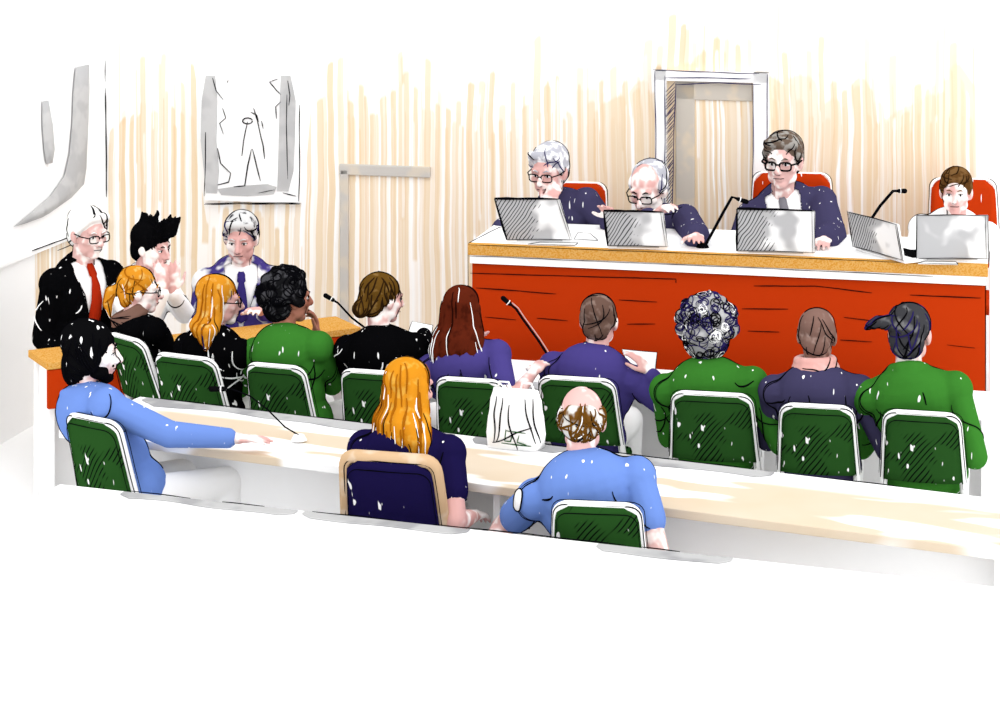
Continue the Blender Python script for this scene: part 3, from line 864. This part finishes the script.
def mic(label, base, bh, pts, group, fat=.0045, headl=.05, col=ink, halo=False, bcol=None):
    """gooseneck: base point, points of the neck (world), the last two are the head"""
    root = empty('microphone', base); tag(root, label, 'microphone', group)
    bm = bmesh.new(); bmesh.ops.create_cone(bm, cap_ends=True, segments=20, radius1=.034, radius2=.022, depth=.022, matrix=Matrix.Translation((0, 0, .011))); obj('base', bm, bcol or col, root)
    pl = [V((0, 0, .02))] + [p - base for p in pts]
    bm = bmesh.new(); tube(bm, pl, fat, 6); nk = obj('gooseneck', bm, col, root, True)
    d = (pl[-1] - pl[-2]).normalized()
    f = Pr(); f.cap(pl[-1], pl[-1] + d * headl, .011, .013)
    hb = link('microphone_head', fuse(f, .004, 2), dark, root)
    bm = bmesh.new(); tube(bm, [pl[-1] + d * headl * .2, pl[-1] + d * headl * .3], .0145, 10); obj('ring', bm, white, hb)
    if halo:
        bm = bmesh.new(); tube(bm, [p + V((.010, .0, .006)) for p in pl], .0036, 5); obj('pale_edge', bm, mat('pale_pink_edge', (240, 190, 180)), nk)
    return root
b_ = onb(700, 251, .1); Yb = b_.y
mic('thick black bent microphone rising beside the bending judge', b_, BH, [PY(706, 244, Yb), PY(724, 211, Yb), PY(732, 197, Yb), PY(738, 199, Yb)], 'black microphones on the bench', .0075, .045)
b_ = onb(868, 252, .1); Yb = b_.y
mic('thin black microphone standing behind the small tilted laptop', b_, BH, [PY(872, 218, Yb), PY(880, 206, Yb), PY(893, 191, Yb), PY(899, 191, Yb)], 'black microphones on the bench', .0075, .03)

# ================================================================== CHAIRS
chair_at = {}
def back_panel(bm, w0, w1, z0, z1, y0, y1, th, rad=.05, bow=.025, seg=10):
    """a padded chair back: bottom width w0 at z0, top width w1 at z1, rounded corners, bowed"""
    pr = []
    def P2(t, x): return x
    outl_ = [(-w0 / 2, 0), (w0 / 2, 0)]
    for k in range(6):
        an = k / 5 * math.pi / 2; outl_.append((w1 / 2 - rad + rad * math.cos(an), 1 - rad / (z1 - z0) + rad / (z1 - z0) * math.sin(an)))
    for k in range(6):
        an = math.pi / 2 + k / 5 * math.pi / 2; outl_.append((-w1 / 2 + rad + rad * math.cos(an), 1 - rad / (z1 - z0) + rad / (z1 - z0) * math.sin(an)))
    P3 = [V((x, y0 + (y1 - y0) * t - bow * (1 - (2 * x / w1) ** 2), z0 + (z1 - z0) * t)) for x, t in outl_]
    # grid the panel through a fan of rows
    rows = []
    for i in range(11):
        t = i / 10; z = z0 + (z1 - z0) * t
        hw = (w0 + (w1 - w0) * t) / 2
        tt = (t - (1 - rad / (z1 - z0))) / (rad / (z1 - z0))
        if tt > 0: hw = w1 / 2 - rad + rad * math.sqrt(max(0, 1 - tt * tt))
        row = []
        for j in range(seg + 1):
            x = -hw + 2 * hw * j / seg
            row.append(V((x, y0 + (y1 - y0) * t - bow * (1 - (2 * x / max(w0, w1)) ** 2), z)))
        rows.append(row)
    for sgn, keep in ((-1, []), (1, [])):
        pass
    fr = [[bm.verts.new(p + V((0, th / 2, 0))) for p in r_] for r_ in rows]; bk = [[bm.verts.new(p - V((0, th / 2, 0))) for p in r_] for r_ in rows]
    n = len(rows)
    for i in range(n - 1):
        for j in range(seg):
            bm.faces.new((fr[i][j], fr[i + 1][j], fr[i + 1][j + 1], fr[i][j + 1])); bm.faces.new((bk[i][j], bk[i][j + 1], bk[i + 1][j + 1], bk[i + 1][j]))
        for j, s_ in ((0, 1), (seg, -1)):
            bm.faces.new((fr[i][j], bk[i][j], bk[i + 1][j], fr[i + 1][j]))
    for i in (0, n - 1):
        for j in range(seg): bm.faces.new((fr[i][j], fr[i][j + 1], bk[i][j + 1], bk[i][j]))
    return P3
def chair(key, label, top_px, wpx, yaw, kind='green', h=.90, floor=0., group='green chairs in the front row', rec=.10, loc=None, zlow=None):
    """top_px: pixel of the middle of the chair back's top edge; wpx: width of that edge in pixels"""
    p = PH(top_px[0], top_px[1], floor + h) if loc is None else loc
    sc = wpx * p.y / F / max(.55, abs(math.cos(R(yaw))))
    wd = max(.30, min(.60, sc))
    if loc is not None: h = p.z - floor
    yb = -.24
    RZ = Matrix.Rotation(-R(yaw), 3, 'Z')
    loc_ = V((p.x, p.y, floor)) - RZ @ V((0, yb - .0, 0)); loc_.z = floor
    root = empty('chair', loc_, -R(yaw)); tag(root, label, 'chair', group)
    cm = {'green': green_chair, 'navy': navy, 'red': redc}[kind]
    fm = woodm if kind == 'navy' else white
    z0 = zlow or .57
    bm = bmesh.new()
    P3 = back_panel(bm, wd * 1.04, wd * .93, z0, h - .02, yb + rec, yb, .045)
    bk = obj('backrest', bm, cm, root, True)
    ft = .017 if kind == 'green' else (.026 if kind == 'navy' else .008)
    edge = P3[1:] + P3[:1]
    legs_top = []
    bm = bmesh.new(); ed = [e + V((0, -.004, 0)) for e in edge]
    ext = [V((ed[0].x * 1.03, ed[0].y + .06, .44))] + ed + [V((ed[-1].x * 1.03, ed[-1].y + .06, .44))]
    if kind == 'navy':
        ext = [p_ + V((math.copysign(.014, p_.x) if abs(p_.x) > .1 else 0, 0, .012)) for p_ in ext]
    tube(bm, ext, ft, 8)
    fo = obj('back_frame', bm, fm, root, True)
    bm = bmesh.new()
    for dx, dz, r_, dy in ((1.0, .004, .0030, -ft), (.985, -.024 if kind == 'green' else -.034, .0022, -.030)):
        pen(bm, [V((e.x * dx + math.copysign(.012, e.x) * (dx == 1.0), e.y + dy, e.z + dz)) for e in edge], r_, .003)
    if kind == 'green': pen(bm, [V((e.x + .02 * (1 if e.x > 0 else -1), e.y + .01, e.z + .014)) for e in edge], .0022, .004)
    obj('pen_outline', bm, ink, fo)
    bm = bmesh.new(); box(bm, (0, -.0, .445), (wd * .98, .42, .06), .022); obj('seat', bm, cm, root, True)
    for sx in (-1, 1):
        for sy in (-1, 1):
            bm = bmesh.new(); tube(bm, [(sx * wd * .44, sy * .18, .42), (sx * wd * .47, sy * .21, 0)], [.016, .012], 8); obj('leg', bm, fm, root, True)
    hip = loc_ + RZ @ V((0, -.03, 0))
    chair_at[key] = (hip, floor, RZ, loc_)
    return root
G1 = 'green chairs in the front row'
chair('4', 'green chair turned sideways under the woman with blonde ponytail, leftmost in front row', (128, 334), 34, 46)
chair('5', 'green chair with white rim behind the long-haired blonde woman in black', (186, 353), 66, 26)
chair('6', 'green chair with white rim behind the person in green jacket resting chin on hand', (276, 362), 60, 20)
chair('7', 'green chair behind the woman in black jacket with brown bun', (372, 368), 62, 16)
chair('8', 'green chair behind the woman with long auburn hair', (470, 376), 68, 14)
chair('9', 'green chair behind the man in purple jumper reading a sheet', (577, 375), 76, 14)
chair('10', 'green chair behind the person with big grey curls', (712, 390), 80, 12)
chair('11', 'green chair behind the person wearing a pink scarf', (817, 402), 72, 12)
chair('12', 'green chair behind the person with dark tied hair, rightmost in front row', (922, 409), 74, 14)
chair('13', 'green chair at far left under the bearded man in light blue', (94, 414), 54, 34, h=.935, group='chairs in the second row', zlow=.54)
chair('14', 'beige wooden framed chair with navy back under the blonde woman', (390, 455), 92, 14, 'navy', h=.935, group='chairs in the second row', zlow=.54)
chair('15', 'green chair behind the balding man in light blue shirt, nearest to the viewer', (597, 499), 88, 8, h=.87, group='chairs in the second row', zlow=.54)

# ================================================================== DESKS
def desk(label, pl, pr_, h, depth, topm, kind='row', shade_band=None, front=white, name='desk', pan=-.05):
    """far edge through two pixels, top at height h"""
    a_ = PH(pl[0], pl[1], h); b2 = PH(pr_[0], pr_[1], h); u = (b2 - a_); u.z = 0; Ln = u.length; an = math.atan2(u.y, u.x)
    root = empty(name, (a_.x, a_.y, 0), an); tag(root, label, 'desk')
    bm = bmesh.new(); box(bm, (Ln / 2, -depth / 2, h - .018), (Ln, depth, .036), .004); obj('desktop', bm, topm, root)
    bm = bmesh.new(); box(bm, (Ln / 2, pan, (h - .04) / 2), (Ln - .04, .03, h - .04)); obj('modesty_panel', bm, front, root)
    n = max(2, int(Ln / 1.5) + 1)
    for k in range(n):
        bm = bmesh.new(); box(bm, (.05 + (Ln - .1) * k / (n - 1), -depth * .5, (h - .04) / 2), (.03, depth - .16, h - .045), .002); obj('support', bm, front, root)
    return root, Ln
def desk_mat(name, sx, seed, lo=.44):
    s = Sh(name)
    f = s.noise(s.mapv(scale=(sx, 4.2, 1), loc=(seed, 0, 0)), 1, 2)
    o = s.sep(s.tc.outputs['Object'])
    inn = s.math('MULTIPLY', s.step(o[1], -.13, -.2), s.step(o[0], .05, .3))
    g = s.noise(s.mapv(scale=(3, 3, 3), loc=(seed, 4, 0)), 1, 2)
    beige = s.mix(g, lin((248, 234, 214)), lin((240, 216, 184)))
    return s.out(s.mix(s.math('MULTIPLY', s.step(f, lo, lo + .05), inn), WHITE, beige))
d2_, L2 = desk('long white and beige desk of the second row, between two lines of chairs', (140, 396.5), (1040, 503.5), .75, .64, desk_mat('desk_top_washed', 1.3, 2.4, .46), pan=-.40)
def shade_band(root, segs, y, h, name, wdt=.10):  # grey shade wash along a desk's far edge, built as thin coloured strips
    for i, (s0, s1) in enumerate(segs):
        bm = bmesh.new(); n = 14; rows = []
        for k in range(n + 1):
            x = s0 + (s1 - s0) * k / n; ww = wdt * (.75 + .45 * noise.noise(V((x * 3, i, 0)))) * (1 if 0 < k < n else .4)
            rows.append([bm.verts.new((x, y - .012, h)), bm.verts.new((x, y - .012 - ww, h)), bm.verts.new((x, y - .016 - ww, h - .004)), bm.verts.new((x, y - .008, h - .004))])
        for a_, b2 in zip(rows[:-1], rows[1:]):
            for j in range(4): bm.faces.new((a_[j], a_[(j + 1) % 4], b2[(j + 1) % 4], b2[j]))
        bm.faces.new(rows[0]); bm.faces.new(rows[-1][::-1])
        obj(name, bm, grey_shade, root)
shade_band(d2_, [(.05, 1.62), (1.72, 2.15), (2.35, 3.05)], -.01, .756, 'grey_shade_band', .11)
bm = bmesh.new()
for a_, b2 in ((.1, .75), (.85, 1.4), (1.7, 2.9), (3.25, 3.55)): pen(bm, [(a_, 0, .752), ((a_ + b2) / 2, 0, .753), (b2, 0, .752)], .0026, .004)
obj('pen_line', bm, ink, d2_)['kind'] = 'stuff'
d3_, L3 = desk('wide white table in the foreground along the bottom of the view', (60, 484), (1010, 588), .75, 2.6, white)
shade_band(d3_, [(.30, 1.05), (1.08, 1.75), (2.25, 2.75)], -.01, .756, 'grey_shade_band', .085)
bm = bmesh.new()
for a_, b2 in ((.30, .58), (.72, .9), (1.1, 1.45), (1.6, 2.35), (2.4, 2.55)): pen(bm, [(a_, 0, .752), ((a_ + b2) / 2, 0, .753), (b2, 0, .752)], .0026, .004)
obj('pen_line', bm, ink, d3_)['kind'] = 'stuff'
d1_, L1 = desk('white desk of the front row facing the red bench', (405, 352), (1000, 392), .70, .42, white)
# side desk of the three men at the left
ds, Ls = desk('low red side desk with ochre top, in front of the three people at left', (28, 350), (336, 316), .76, .32, yellow, front=white)
for ch in ds.children:
    if ch.name.startswith('desktop'):
        ch.data.materials.clear(); ch.data.materials.append(yellow)
bm = bmesh.new(); box(bm, (Ls / 2, -.30, .625), (Ls - .02, .03, .19)); obj('front_panel', bm, redm, ds)
bm = bmesh.new(); pen(bm, [(.1, -.318, .66), (.3, -.318, .62), (.36, -.318, .58)], .003); pen(bm, [(.12, -.32, .57), (.22, -.32, .6), (.34, -.32, .6)], .004); obj('pen_line', bm, ink, ds)['kind'] = 'stuff'

# ================================================================== JUDGES
def benchY(px, dy):
    x = (px - 468) / 520 * LB
    return (A + ub * x + nb * dy).y
def seat_person(key, head_px, hipfwd=0., headfwd=.10, **kw):
    hip, fl, RZ, _ = chair_at[key]
    hip = hip + RZ @ V((0, hipfwd, 0))
    hy = (hip + RZ @ V((0, headfwd, 0))).y
    return person(head=PY(head_px[0], head_px[1], hy), hip=hip, floor=fl, seat=.475, **kw)
for k_, lb_, px_, py_, w_ in (('J1c', 'red armchair peeking out behind the judge with hand at chin', 581, 180, 52), ('J3c', 'red armchair behind the judge with thick black glasses', 792, 170, 80), ('J4c', 'red armchair behind the brown-haired woman at the right end of the bench', 963, 176, 66)):
    chair(k_, lb_, None, w_, 188, 'red', floor=DZ, group='red chairs behind the bench', loc=PY(px_, py_, benchY(px_, 1.34)), rec=.06, zlow=.6)
def judge(px, py, hin, hd, label, yaw=190, **kw):
    hd_ = PY(px, py, benchY(px, hd))
    x = (px - 468) / 520 * LB
    hp_ = A + ub * (x + kw.pop('hipx', 0)) + nb * hin; hp_.z = 0
    return person(label, head=hd_, hip=hp_, floor=DZ, seat=DZ + .46, yaw=yaw, **kw)
greyhair = mat('silver_hair', (196, 196, 206), patch=((236, 236, 238), .45, 22))
slate.name = 'slate_robe'
def bpt(px, py, dy, dz=0.): p = PH(px, py, BH); p = p + nb * dy; p.z = BH + dz; return p
judge(549, 171, 1.02, .80, 'silver-haired judge in dark robe and glasses resting chin on hand, leftmost behind the bench', yaw=192, hyaw=206, hpitch=10, s=1.05, hsc=1.10, skinm=skin, top=slate, style='robe', sleeve='robe', hipx=.10,
      hands=(bpt(596, 243, .42, .055), PY(547, 207, benchY(551, .68))), hair='part', hairm=greyhair, strands=((ink, 16, .0022), (inkblue, 8, .002)), glasses=1, hands_dir=(None, (.35, .0, .9)), pn=(None, (.2, .9, 0)), elbow=(None, (.9, -.1, -.6)), curl=(.4, 1.))
judge(648, 189, 1.02, .72, 'white-haired judge in dark robe and glasses bending low over a laptop', yaw=192, hyaw=208, hpitch=20, s=1.05, hsc=1.10, skinm=skin, top=slate, style='robe', sleeve='robe', hipx=.20,
      hands=(bpt(690, 254, .22, .05), PY(652, 217, benchY(652, .52))), hair='white', hairm=greyhair, strands=((ink, 18, .0022), (inkblue, 8, .002)), glasses=1, elbow=(None, (.9, 0, -.8)), curl=(.4, .9))
judge(783, 161, 1.02, .82, 'dark-haired judge with thick black glasses, white collar and grey tie', yaw=186, hyaw=200, hpitch=4, s=1.08, hsc=1.10, skinm=skin_l, top=slate, style='suit', sleeve='robe', hipx=.05,
      hands=(bpt(820, 256, .30, .03), bpt(752, 250, .34, .03)), hair='part', hairm=mat('grey_brown_hair', (112, 96, 84), patch=((170, 166, 160), .42, 24)), strands=((ink, 26, .0024),), glasses=2, tie=mat('grey_tie', (140, 138, 146)))
judge(956, 192, .95, .72, 'woman with brown swept hair, head above the pale screen at right end', yaw=190, hyaw=196, hpitch=4, s=.95, hsc=1.0, skinm=skin, top=whitec, style='blouse', hipx=-.06,
      hands=(bpt(985, 258, .36, .03), bpt(930, 256, .36, .03)), hair='part', hairm=mat('brown_hair', (98, 66, 34), patch=((128, 94, 56), .45, 22)), strands=((mat('dark_brown_ink', (52, 34, 16)), 20, .002),))

# ================================================================== THREE AT THE SIDE DESK
def at3(px, py, Y, **kw): return PY(px, py, Y)
def side(label, head_px, Y, yaw, hip_off=(0, .0), fl=0., **kw):
    hd_ = PY(head_px[0], head_px[1], Y)
    RZ = Matrix.Rotation(-R(yaw), 3, 'Z'); o_ = RZ @ V((hip_off[0], hip_off[1], 0))
    return person(label, head=hd_, hip=(hd_.x + o_.x, hd_.y + o_.y, 0), floor=fl, seat=fl + .45, yaw=yaw, **kw)
wh = mat('white_hair', (238, 238, 236))
side('old white-haired man in black coat and red tie, at far left', (88, 233), 11.75, 138, (0, -.10), hyaw=134, hpitch=8, s=1.06, hsc=1.02, skinm=skin_l, top=blackc, style='suit', hair='part', hairm=wh, strands=((ink, 16, .0022),), glasses=1,
     tie=mat('red_tie', (186, 48, 20)), hands=(PY(112, 360, 11.62), PY(66, 362, 11.5)), shw=.90, elbow=((-.2, -.3, -1), (.1, -.4, -1)))
side('person with spiky black hair and white shirt, fingers at the chin', (152, 247), 11.85, 120, (0, -.16), hyaw=118, hpitch=10, s=1.0, hsc=1.0, skinm=skin, top=whitec, style='shirt', hair='quiff', hairm=mat('black_hair', (12, 12, 14)), strands=((ink, 20, .0026),),
     hands=(PY(172, 292, 11.62), PY(163, 291, 11.55)), hands_dir=((.05, .05, 1), (-.1, .1, 1)), pn=((-.3, .9, 0), (-.3, .9, 0)), elbow=((-.4, .5, -1), (.4, .6, -1)), curl=(.3, .3), folds=14)
side('man in violet suit with tie facing the room behind the side desk', (241, 238), 12.15, 172, (0, -.14), hyaw=184, hpitch=12, s=1.06, hsc=1.02, skinm=skin, top=suitm, style='suit', hair='part', hairm=mat('white_black_hair', (232, 232, 232), patch=((30, 28, 40), .36, 20)), strands=((ink, 22, .0024), (inkblue, 8, .0024)),
     tie=mat('violet_tie', (66, 54, 130)), hands=(PY(262, 312, 11.75), PY(216, 312, 11.7)))

# ================================================================== FRONT ROW
blonde = mat('blonde_hair', (226, 150, 42), patch=((240, 196, 112), .36, 26))
dblonde = mat('ochre_strand', (176, 104, 16))
blk = MC['black_hair']
seat_person('4', (140, 291), .02, .06, label='blonde woman with ponytail, glasses and brown scarf, in black', yaw=48, hyaw=84, hpitch=2, s=.94, skinm=skin, top=blackc, style='jumper', hair='pony', hairm=blonde, strands=((dblonde, 20, .0024), (ink, 12, .0016), (white, 7, .0016)), glasses=1, scarf=mat('brown_scarf', (132, 100, 88)), hands=(PY(186, 350, 11.05), PY(190, 345, 11.2)))
seat_person('5', (220, 301), .02, .07, label='woman in black with loose blonde hair down to the shoulder, in profile', yaw=36, hyaw=78, hpitch=4, s=.96, skinm=skin, top=blackc, style='jumper', hair='long', hairm=(blonde, .19), strands=((dblonde, 22, .0024), (ink, 8, .0016), (white, 12, .0017), (inkblue, 7, .0018)), glasses=1, hands=(PY(262, 360, 10.95), PY(270, 352, 11.1)))
seat_person('6', (289, 298), .02, .08, label='dark curly-haired person in green jacket resting chin on hand', yaw=26, hyaw=62, hpitch=2, s=1.0, skinm=skin_b, top=green_jkt, style='jacket', hair='curly', hairm=mat('charcoal_curls', (74, 74, 78), patch=((24, 24, 26), .5, 22)), strands=((ink, 80, .0020),),
            hands=(PY(262, 360, 10.95), PY(316, 338, 10.72)), hands_dir=(None, (.0, .12, 1)), pn=(None, (-.8, -.2, 0)), elbow=(None, (.5, -.1, -1)), curl=(.5, .9))
seat_person('7', (383, 299), .02, .06, label='woman in black jacket with brown hair in a low bun', yaw=18, hyaw=56, hpitch=6, s=.94, skinm=skin, top=blackc, style='jacket', hair='bun', hairm=mat('olive_brown_hair', (104, 74, 28), patch=((140, 108, 60), .35, 26)), strands=((mat('dark_brown_ink', (52, 34, 16)), 50, .0024),), hands=(PY(372, 346, 10.8), PY(424, 334, 10.8)))
seat_person('8', (462, 312), .02, .07, label='woman with very long auburn hair and purple short-sleeved top', yaw=16, hyaw=20, hpitch=8, s=.94, skinm=skin, top=purple, style='blouse', sleeve='short', hair='long', hairm=(mat('auburn_hair', (96, 36, 20), patch=((74, 26, 14), .4, 22)), .27), strands=((white, 22, .0015), (mat('dark_auburn', (44, 14, 8)), 26, .0024)),
            hands=(PY(470, 356, 10.4), PY(532, 374, 10.15)), elbow=(None, (.9, -.1, -.7)))
seat_person('9', (599, 321), .02, .08, label='man in purple jumper with cropped brown hair reading a sheet', yaw=18, hyaw=14, hpitch=4, s=1.0, skinm=skin, top=purple, style='jumper', hair='crop', hairm=mat('cropped_brown_hair', (112, 86, 76), patch=((148, 124, 114), .42, 20)), strands=((ink, 16, .0018),),
            hands=(PY(575, 368, 10.4), PY(650, 374, 10.12)), elbow=(None, (.9, -.2, -.8)), shw=1.12)
seat_person('10', (708, 330), .02, .06, label='person with a large mass of grey curls and green jacket', yaw=14, hyaw=14, hpitch=2, s=1.0, hsc=1.04, skinm=skin, top=green_jkt, style='jacket', hair='afro', hairm=mat('grey_curls', (164, 164, 166), patch=((196, 196, 198), .42, 14)), strands=((ink, 52, .0015), (inkblue, 42, .0015), (white, 12, .0015)), hands=(PY(690, 386, 10.1), PY(758, 400, 10.0)), shw=1.12)
seat_person('11', (817, 336), .02, .08, label='person with shaved brown head, pink scarf and dark blue jumper', yaw=14, hyaw=14, hpitch=6, s=.98, skinm=skin_d, top=slate, style='jumper', hair='crop', hairm=mat('shaved_scalp', (140, 108, 98), patch=((186, 160, 150), .36, 16)), strands=((ink, 8, .0018),), scarf=mat('pink_scarf', (246, 186, 178), patch=((246, 226, 222), .4, 14)), hands=(PY(800, 396, 10.0), PY(866, 408, 9.85)), shw=1.08)
seat_person('12', (910, 334), .02, .07, label='person with dark grey hair tied in a side tail, green hooded jacket', yaw=16, hyaw=22, hpitch=4, s=1.02, hsc=1.02, skinm=skin_l, top=green_jkt, style='hoodie', hair='sidetail', hairm=mat('dark_grey_hair', (66, 66, 70), patch=((128, 128, 130), .36, 16)), strands=((ink, 36, .0024), (inkblue, 22, .0024)), hands=(PY(896, 404, 9.9), PY(950, 446, 9.72)), elbow=(None, (.35, -.3, -1)), shw=1.04)

# ================================================================== SECOND ROW
seat_person('13', (93, 352), .02, .05, label='bearded man in light blue shirt stretching an arm along the desk', yaw=52, hyaw=84, hpitch=4, s=1.02, skinm=skin, top=lblue, style='shirt', hair='shag', hairm=mat('scribbled_black_hair', (14, 14, 16), fleck=.315), strands=((ink, 34, .0026),), beard=blk,
            hands=(PY(150, 425, 10.05), PH(250, 443, .80)), elbow=(None, (.2, -.4, -1)), curl=(.5, .2), hands_dir=(None, (1, .05, -.02)))
seat_person('14', (410, 389), .02, .06, label='woman with long golden hair and navy short-sleeved top', yaw=16, hyaw=40, hpitch=4, s=.98, skinm=skin, top=navy, style='blouse', sleeve='short', hair='long', hairm=(mat('golden_hair', (228, 150, 36), patch=((236, 176, 70), .4, 24)), .27), strands=((dblonde, 46, .0024), (white, 24, .0016), (ink, 14, .0016)),
            hands=(PY(380, 480, 9.4), PY(474, 516, 8.78)), elbow=(None, (.35, -.5, -1)))
p15 = seat_person('15', (582, 420), .02, .08, label='balding man in light blue short-sleeved shirt seen from behind', yaw=8, hyaw=6, hpitch=8, s=1.04, skinm=skin_l, top=lblue, style='shirt', sleeve='short', hair='bald', hairm=mat('light_brown_hair', (122, 82, 34), patch=((238, 236, 230), .50, 20)), strands=((mat('brown_strand', (110, 72, 24)), 36, .0026), (ink, 16, .0016), (white, 5, .0016)),
            hands=(PY(482, 562, 8.4), PY(662, 585, 8.45)), elbow=((-.7, .1, -.8), (.3, -.2, -1)), shw=1.08)

bpy.context.view_layer.update()
gs = [c for c in p15.children if c.name.startswith('shirt')][0]; bv_ = tree_of(gs.data); Mi_ = p15.matrix_world.inverted()
bm = bmesh.new(); g_ = {}
base_ = Mi_ @ PY(517, 500, 8.2); ux = (Mi_.to_3x3() @ V((.55, 0, .84))); uy = (Mi_.to_3x3() @ V((.84, 0, -.55))); dv = Mi_.to_3x3() @ V((0, 1, 0))
ring_ = []
oo_ = Mi_ @ V((0, 0, H)); base_, n0_, _, _ = bv_.ray_cast(oo_, (base_ - oo_).normalized())
if base_ is None: base_, n0_, _, _ = bv_.find_nearest(Mi_ @ PY(517, 500, 8.4))
ux = (ux - n0_ * ux.dot(n0_)).normalized(); uy = n0_.cross(ux)
for i in range(6):
    for j in range(20):
        t = 2 * math.pi * j / 20; r_ = i / 5
        o_ = base_ + ux * math.cos(t) * .050 * r_ + uy * math.sin(t) * .034 * r_
        c_, n_, _, _ = bv_.find_nearest(o_)
        g_[i, j] = bm.verts.new(c_ + n_ * .004)
        if i == 5: ring_.append(c_ + n_ * .005)
for i in range(5):
    for j in range(20): bm.faces.new((g_[i, j], g_[i, (j + 1) % 20], g_[i + 1, (j + 1) % 20], g_[i + 1, j]))
bmesh.ops.remove_doubles(bm, verts=bm.verts[:], dist=1e-5)
pt_ = obj('sleeve_patch', bm, white, gs, True); pt_['label'] = 'white oval patch on the left sleeve'
bm = bmesh.new(); tube(bm, ring_, .003, 4, True); g2 = bm
me_ = bpy.data.meshes.new('rim'); g2.to_mesh(me_); g2.free(); pt_.data.materials.append(ink)
nb_ = bmesh.new(); nb_.from_mesh(pt_.data); k0 = len(nb_.faces); nb_.from_mesh(me_); nb_.faces.ensure_lookup_table()
for f in nb_.faces[k0:]: f.material_index = 1
nb_.to_mesh(pt_.data); nb_.free(); bpy.data.meshes.remove(me_)
# ================================================================== THINGS ON THE DESKS
Yb = PH(545, 362, .70).y
b_ = PH(552, 366, .70)
mic('long bent microphone in front of the red bench, beside the purple jumper', b_, .7, [PY(538, 340, b_.y), PY(522, 318, b_.y), PY(516, 309, b_.y), PY(510, 304, b_.y)], 'microphones in the front row', .0065, .045, halo=True)
b_ = PH(376, 340, .74)
mic('microphone leaning left in front of the beige wall, beside the brown bun', b_, .74, [PY(352, 318, b_.y), PY(338, 303, b_.y), PY(333, 300, b_.y)], 'microphones in the front row', .006, .045)
b_ = PH(299, 440, .76)
mic('thin curved microphone lying low over the second row desk', b_, .76, [PY(285, 427, b_.y + .08), PY(268, 410, b_.y + .14), PY(250, 396, b_.y + .18), PY(232, 389, b_.y + .2), PY(224, 389, b_.y + .2)], None, .0034, .055, bcol=white)
def held(label, pts, Yv):
    return paper(label, [PY(x, y, yy) for (x, y), yy in zip(pts, Yv)], 0, 'papers of the front row')
held('white sheet held up before the red bench by the man in purple', [(622, 350), (657, 353), (655, 374), (630, 372)], [10.42, 10.40, 10.3, 10.3])
held('white sheet in front of the woman with the brown bun', [(412, 322), (433, 326), (431, 338), (408, 334)], [10.9, 10.9, 10.72, 10.72])

# white bag on the edge of the second row desk
b_ = PH(516, 447, .753)
root = empty('bag', b_, R(-16)); tag(root, 'white creased bag with green scribble standing between two green chairs', 'bag')
bm = bmesh.new()
lv = [(0, .115, .05), (.06, .125, .058), (.13, .118, .05), (.20, .105, .034), (.245, .10, .016)]
rows = []
for z, hx, hy_ in lv:
    rows.append([bm.verts.new((hx * (math.copysign(abs(math.cos(t)) ** .45, math.cos(t))) + .008 * math.sin(z * 40 + t * 3), hy_ * math.copysign(abs(math.sin(t)) ** .6, math.sin(t)), z)) for t in [2 * math.pi * k / 28 for k in range(28)]])
for r0, r1 in zip(rows[:-1], rows[1:]):
    for k in range(28): bm.faces.new((r0[k], r0[(k + 1) % 28], r1[(k + 1) % 28], r1[k]))
bm.faces.new(rows[0][::-1]); bm.faces.new(rows[-1])
bag = obj('sack', bm, whitec, root, True)
bvb = tree_of(bag.data); bm = bmesh.new()
for st, d in (((-.10, -.1, .24), (.1, 0, -1)), ((-.05, -.1, .24), (.15, 0, -1)), ((-.02, -.1, .2), (-.1, 0, -1)), ((.05, -.1, .24), (.25, 0, -1)), ((.09, -.1, .24), (.1, 0, -1)), ((-.1, -.1, .02), (1, 0, .1))):
    scribble(bm, bvb, st, d, .15, .0024, .12, off=.001)
obj('fold_line', bm, ink, bag)['kind'] = 'stuff'
gm_ = mat('green_pen', (36, 96, 40))
bm = bmesh.new()
for pl in (((-.03, .09), (-.035, .03), (-.01, .03), (.0, .07)), ((-.03, .085), (.06, .08)), ((.03, .07), (.02, .03), (.06, .02)), ((-.05, .02), (.1, .015))):
    pts = []
    for x, z in pl:
        c, n_, _, _ = bvb.find_nearest(V((x, -.1, z))); pts.append(c + n_ * .002)
    pen(bm, pts, .004, .003)
obj('scribble_mark', bm, gm_, bag)['kind'] = 'stuff'
for sx in (-1, 1):
    bm = bmesh.new(); tube(bm, [(sx * .05 - .03, 0, .24), (sx * .05 - .02, -.01, .275), (sx * .05 + .02, -.01, .275), (sx * .05 + .03, 0, .24)], .005, 6); obj('handle', bm, whitec, root, True)
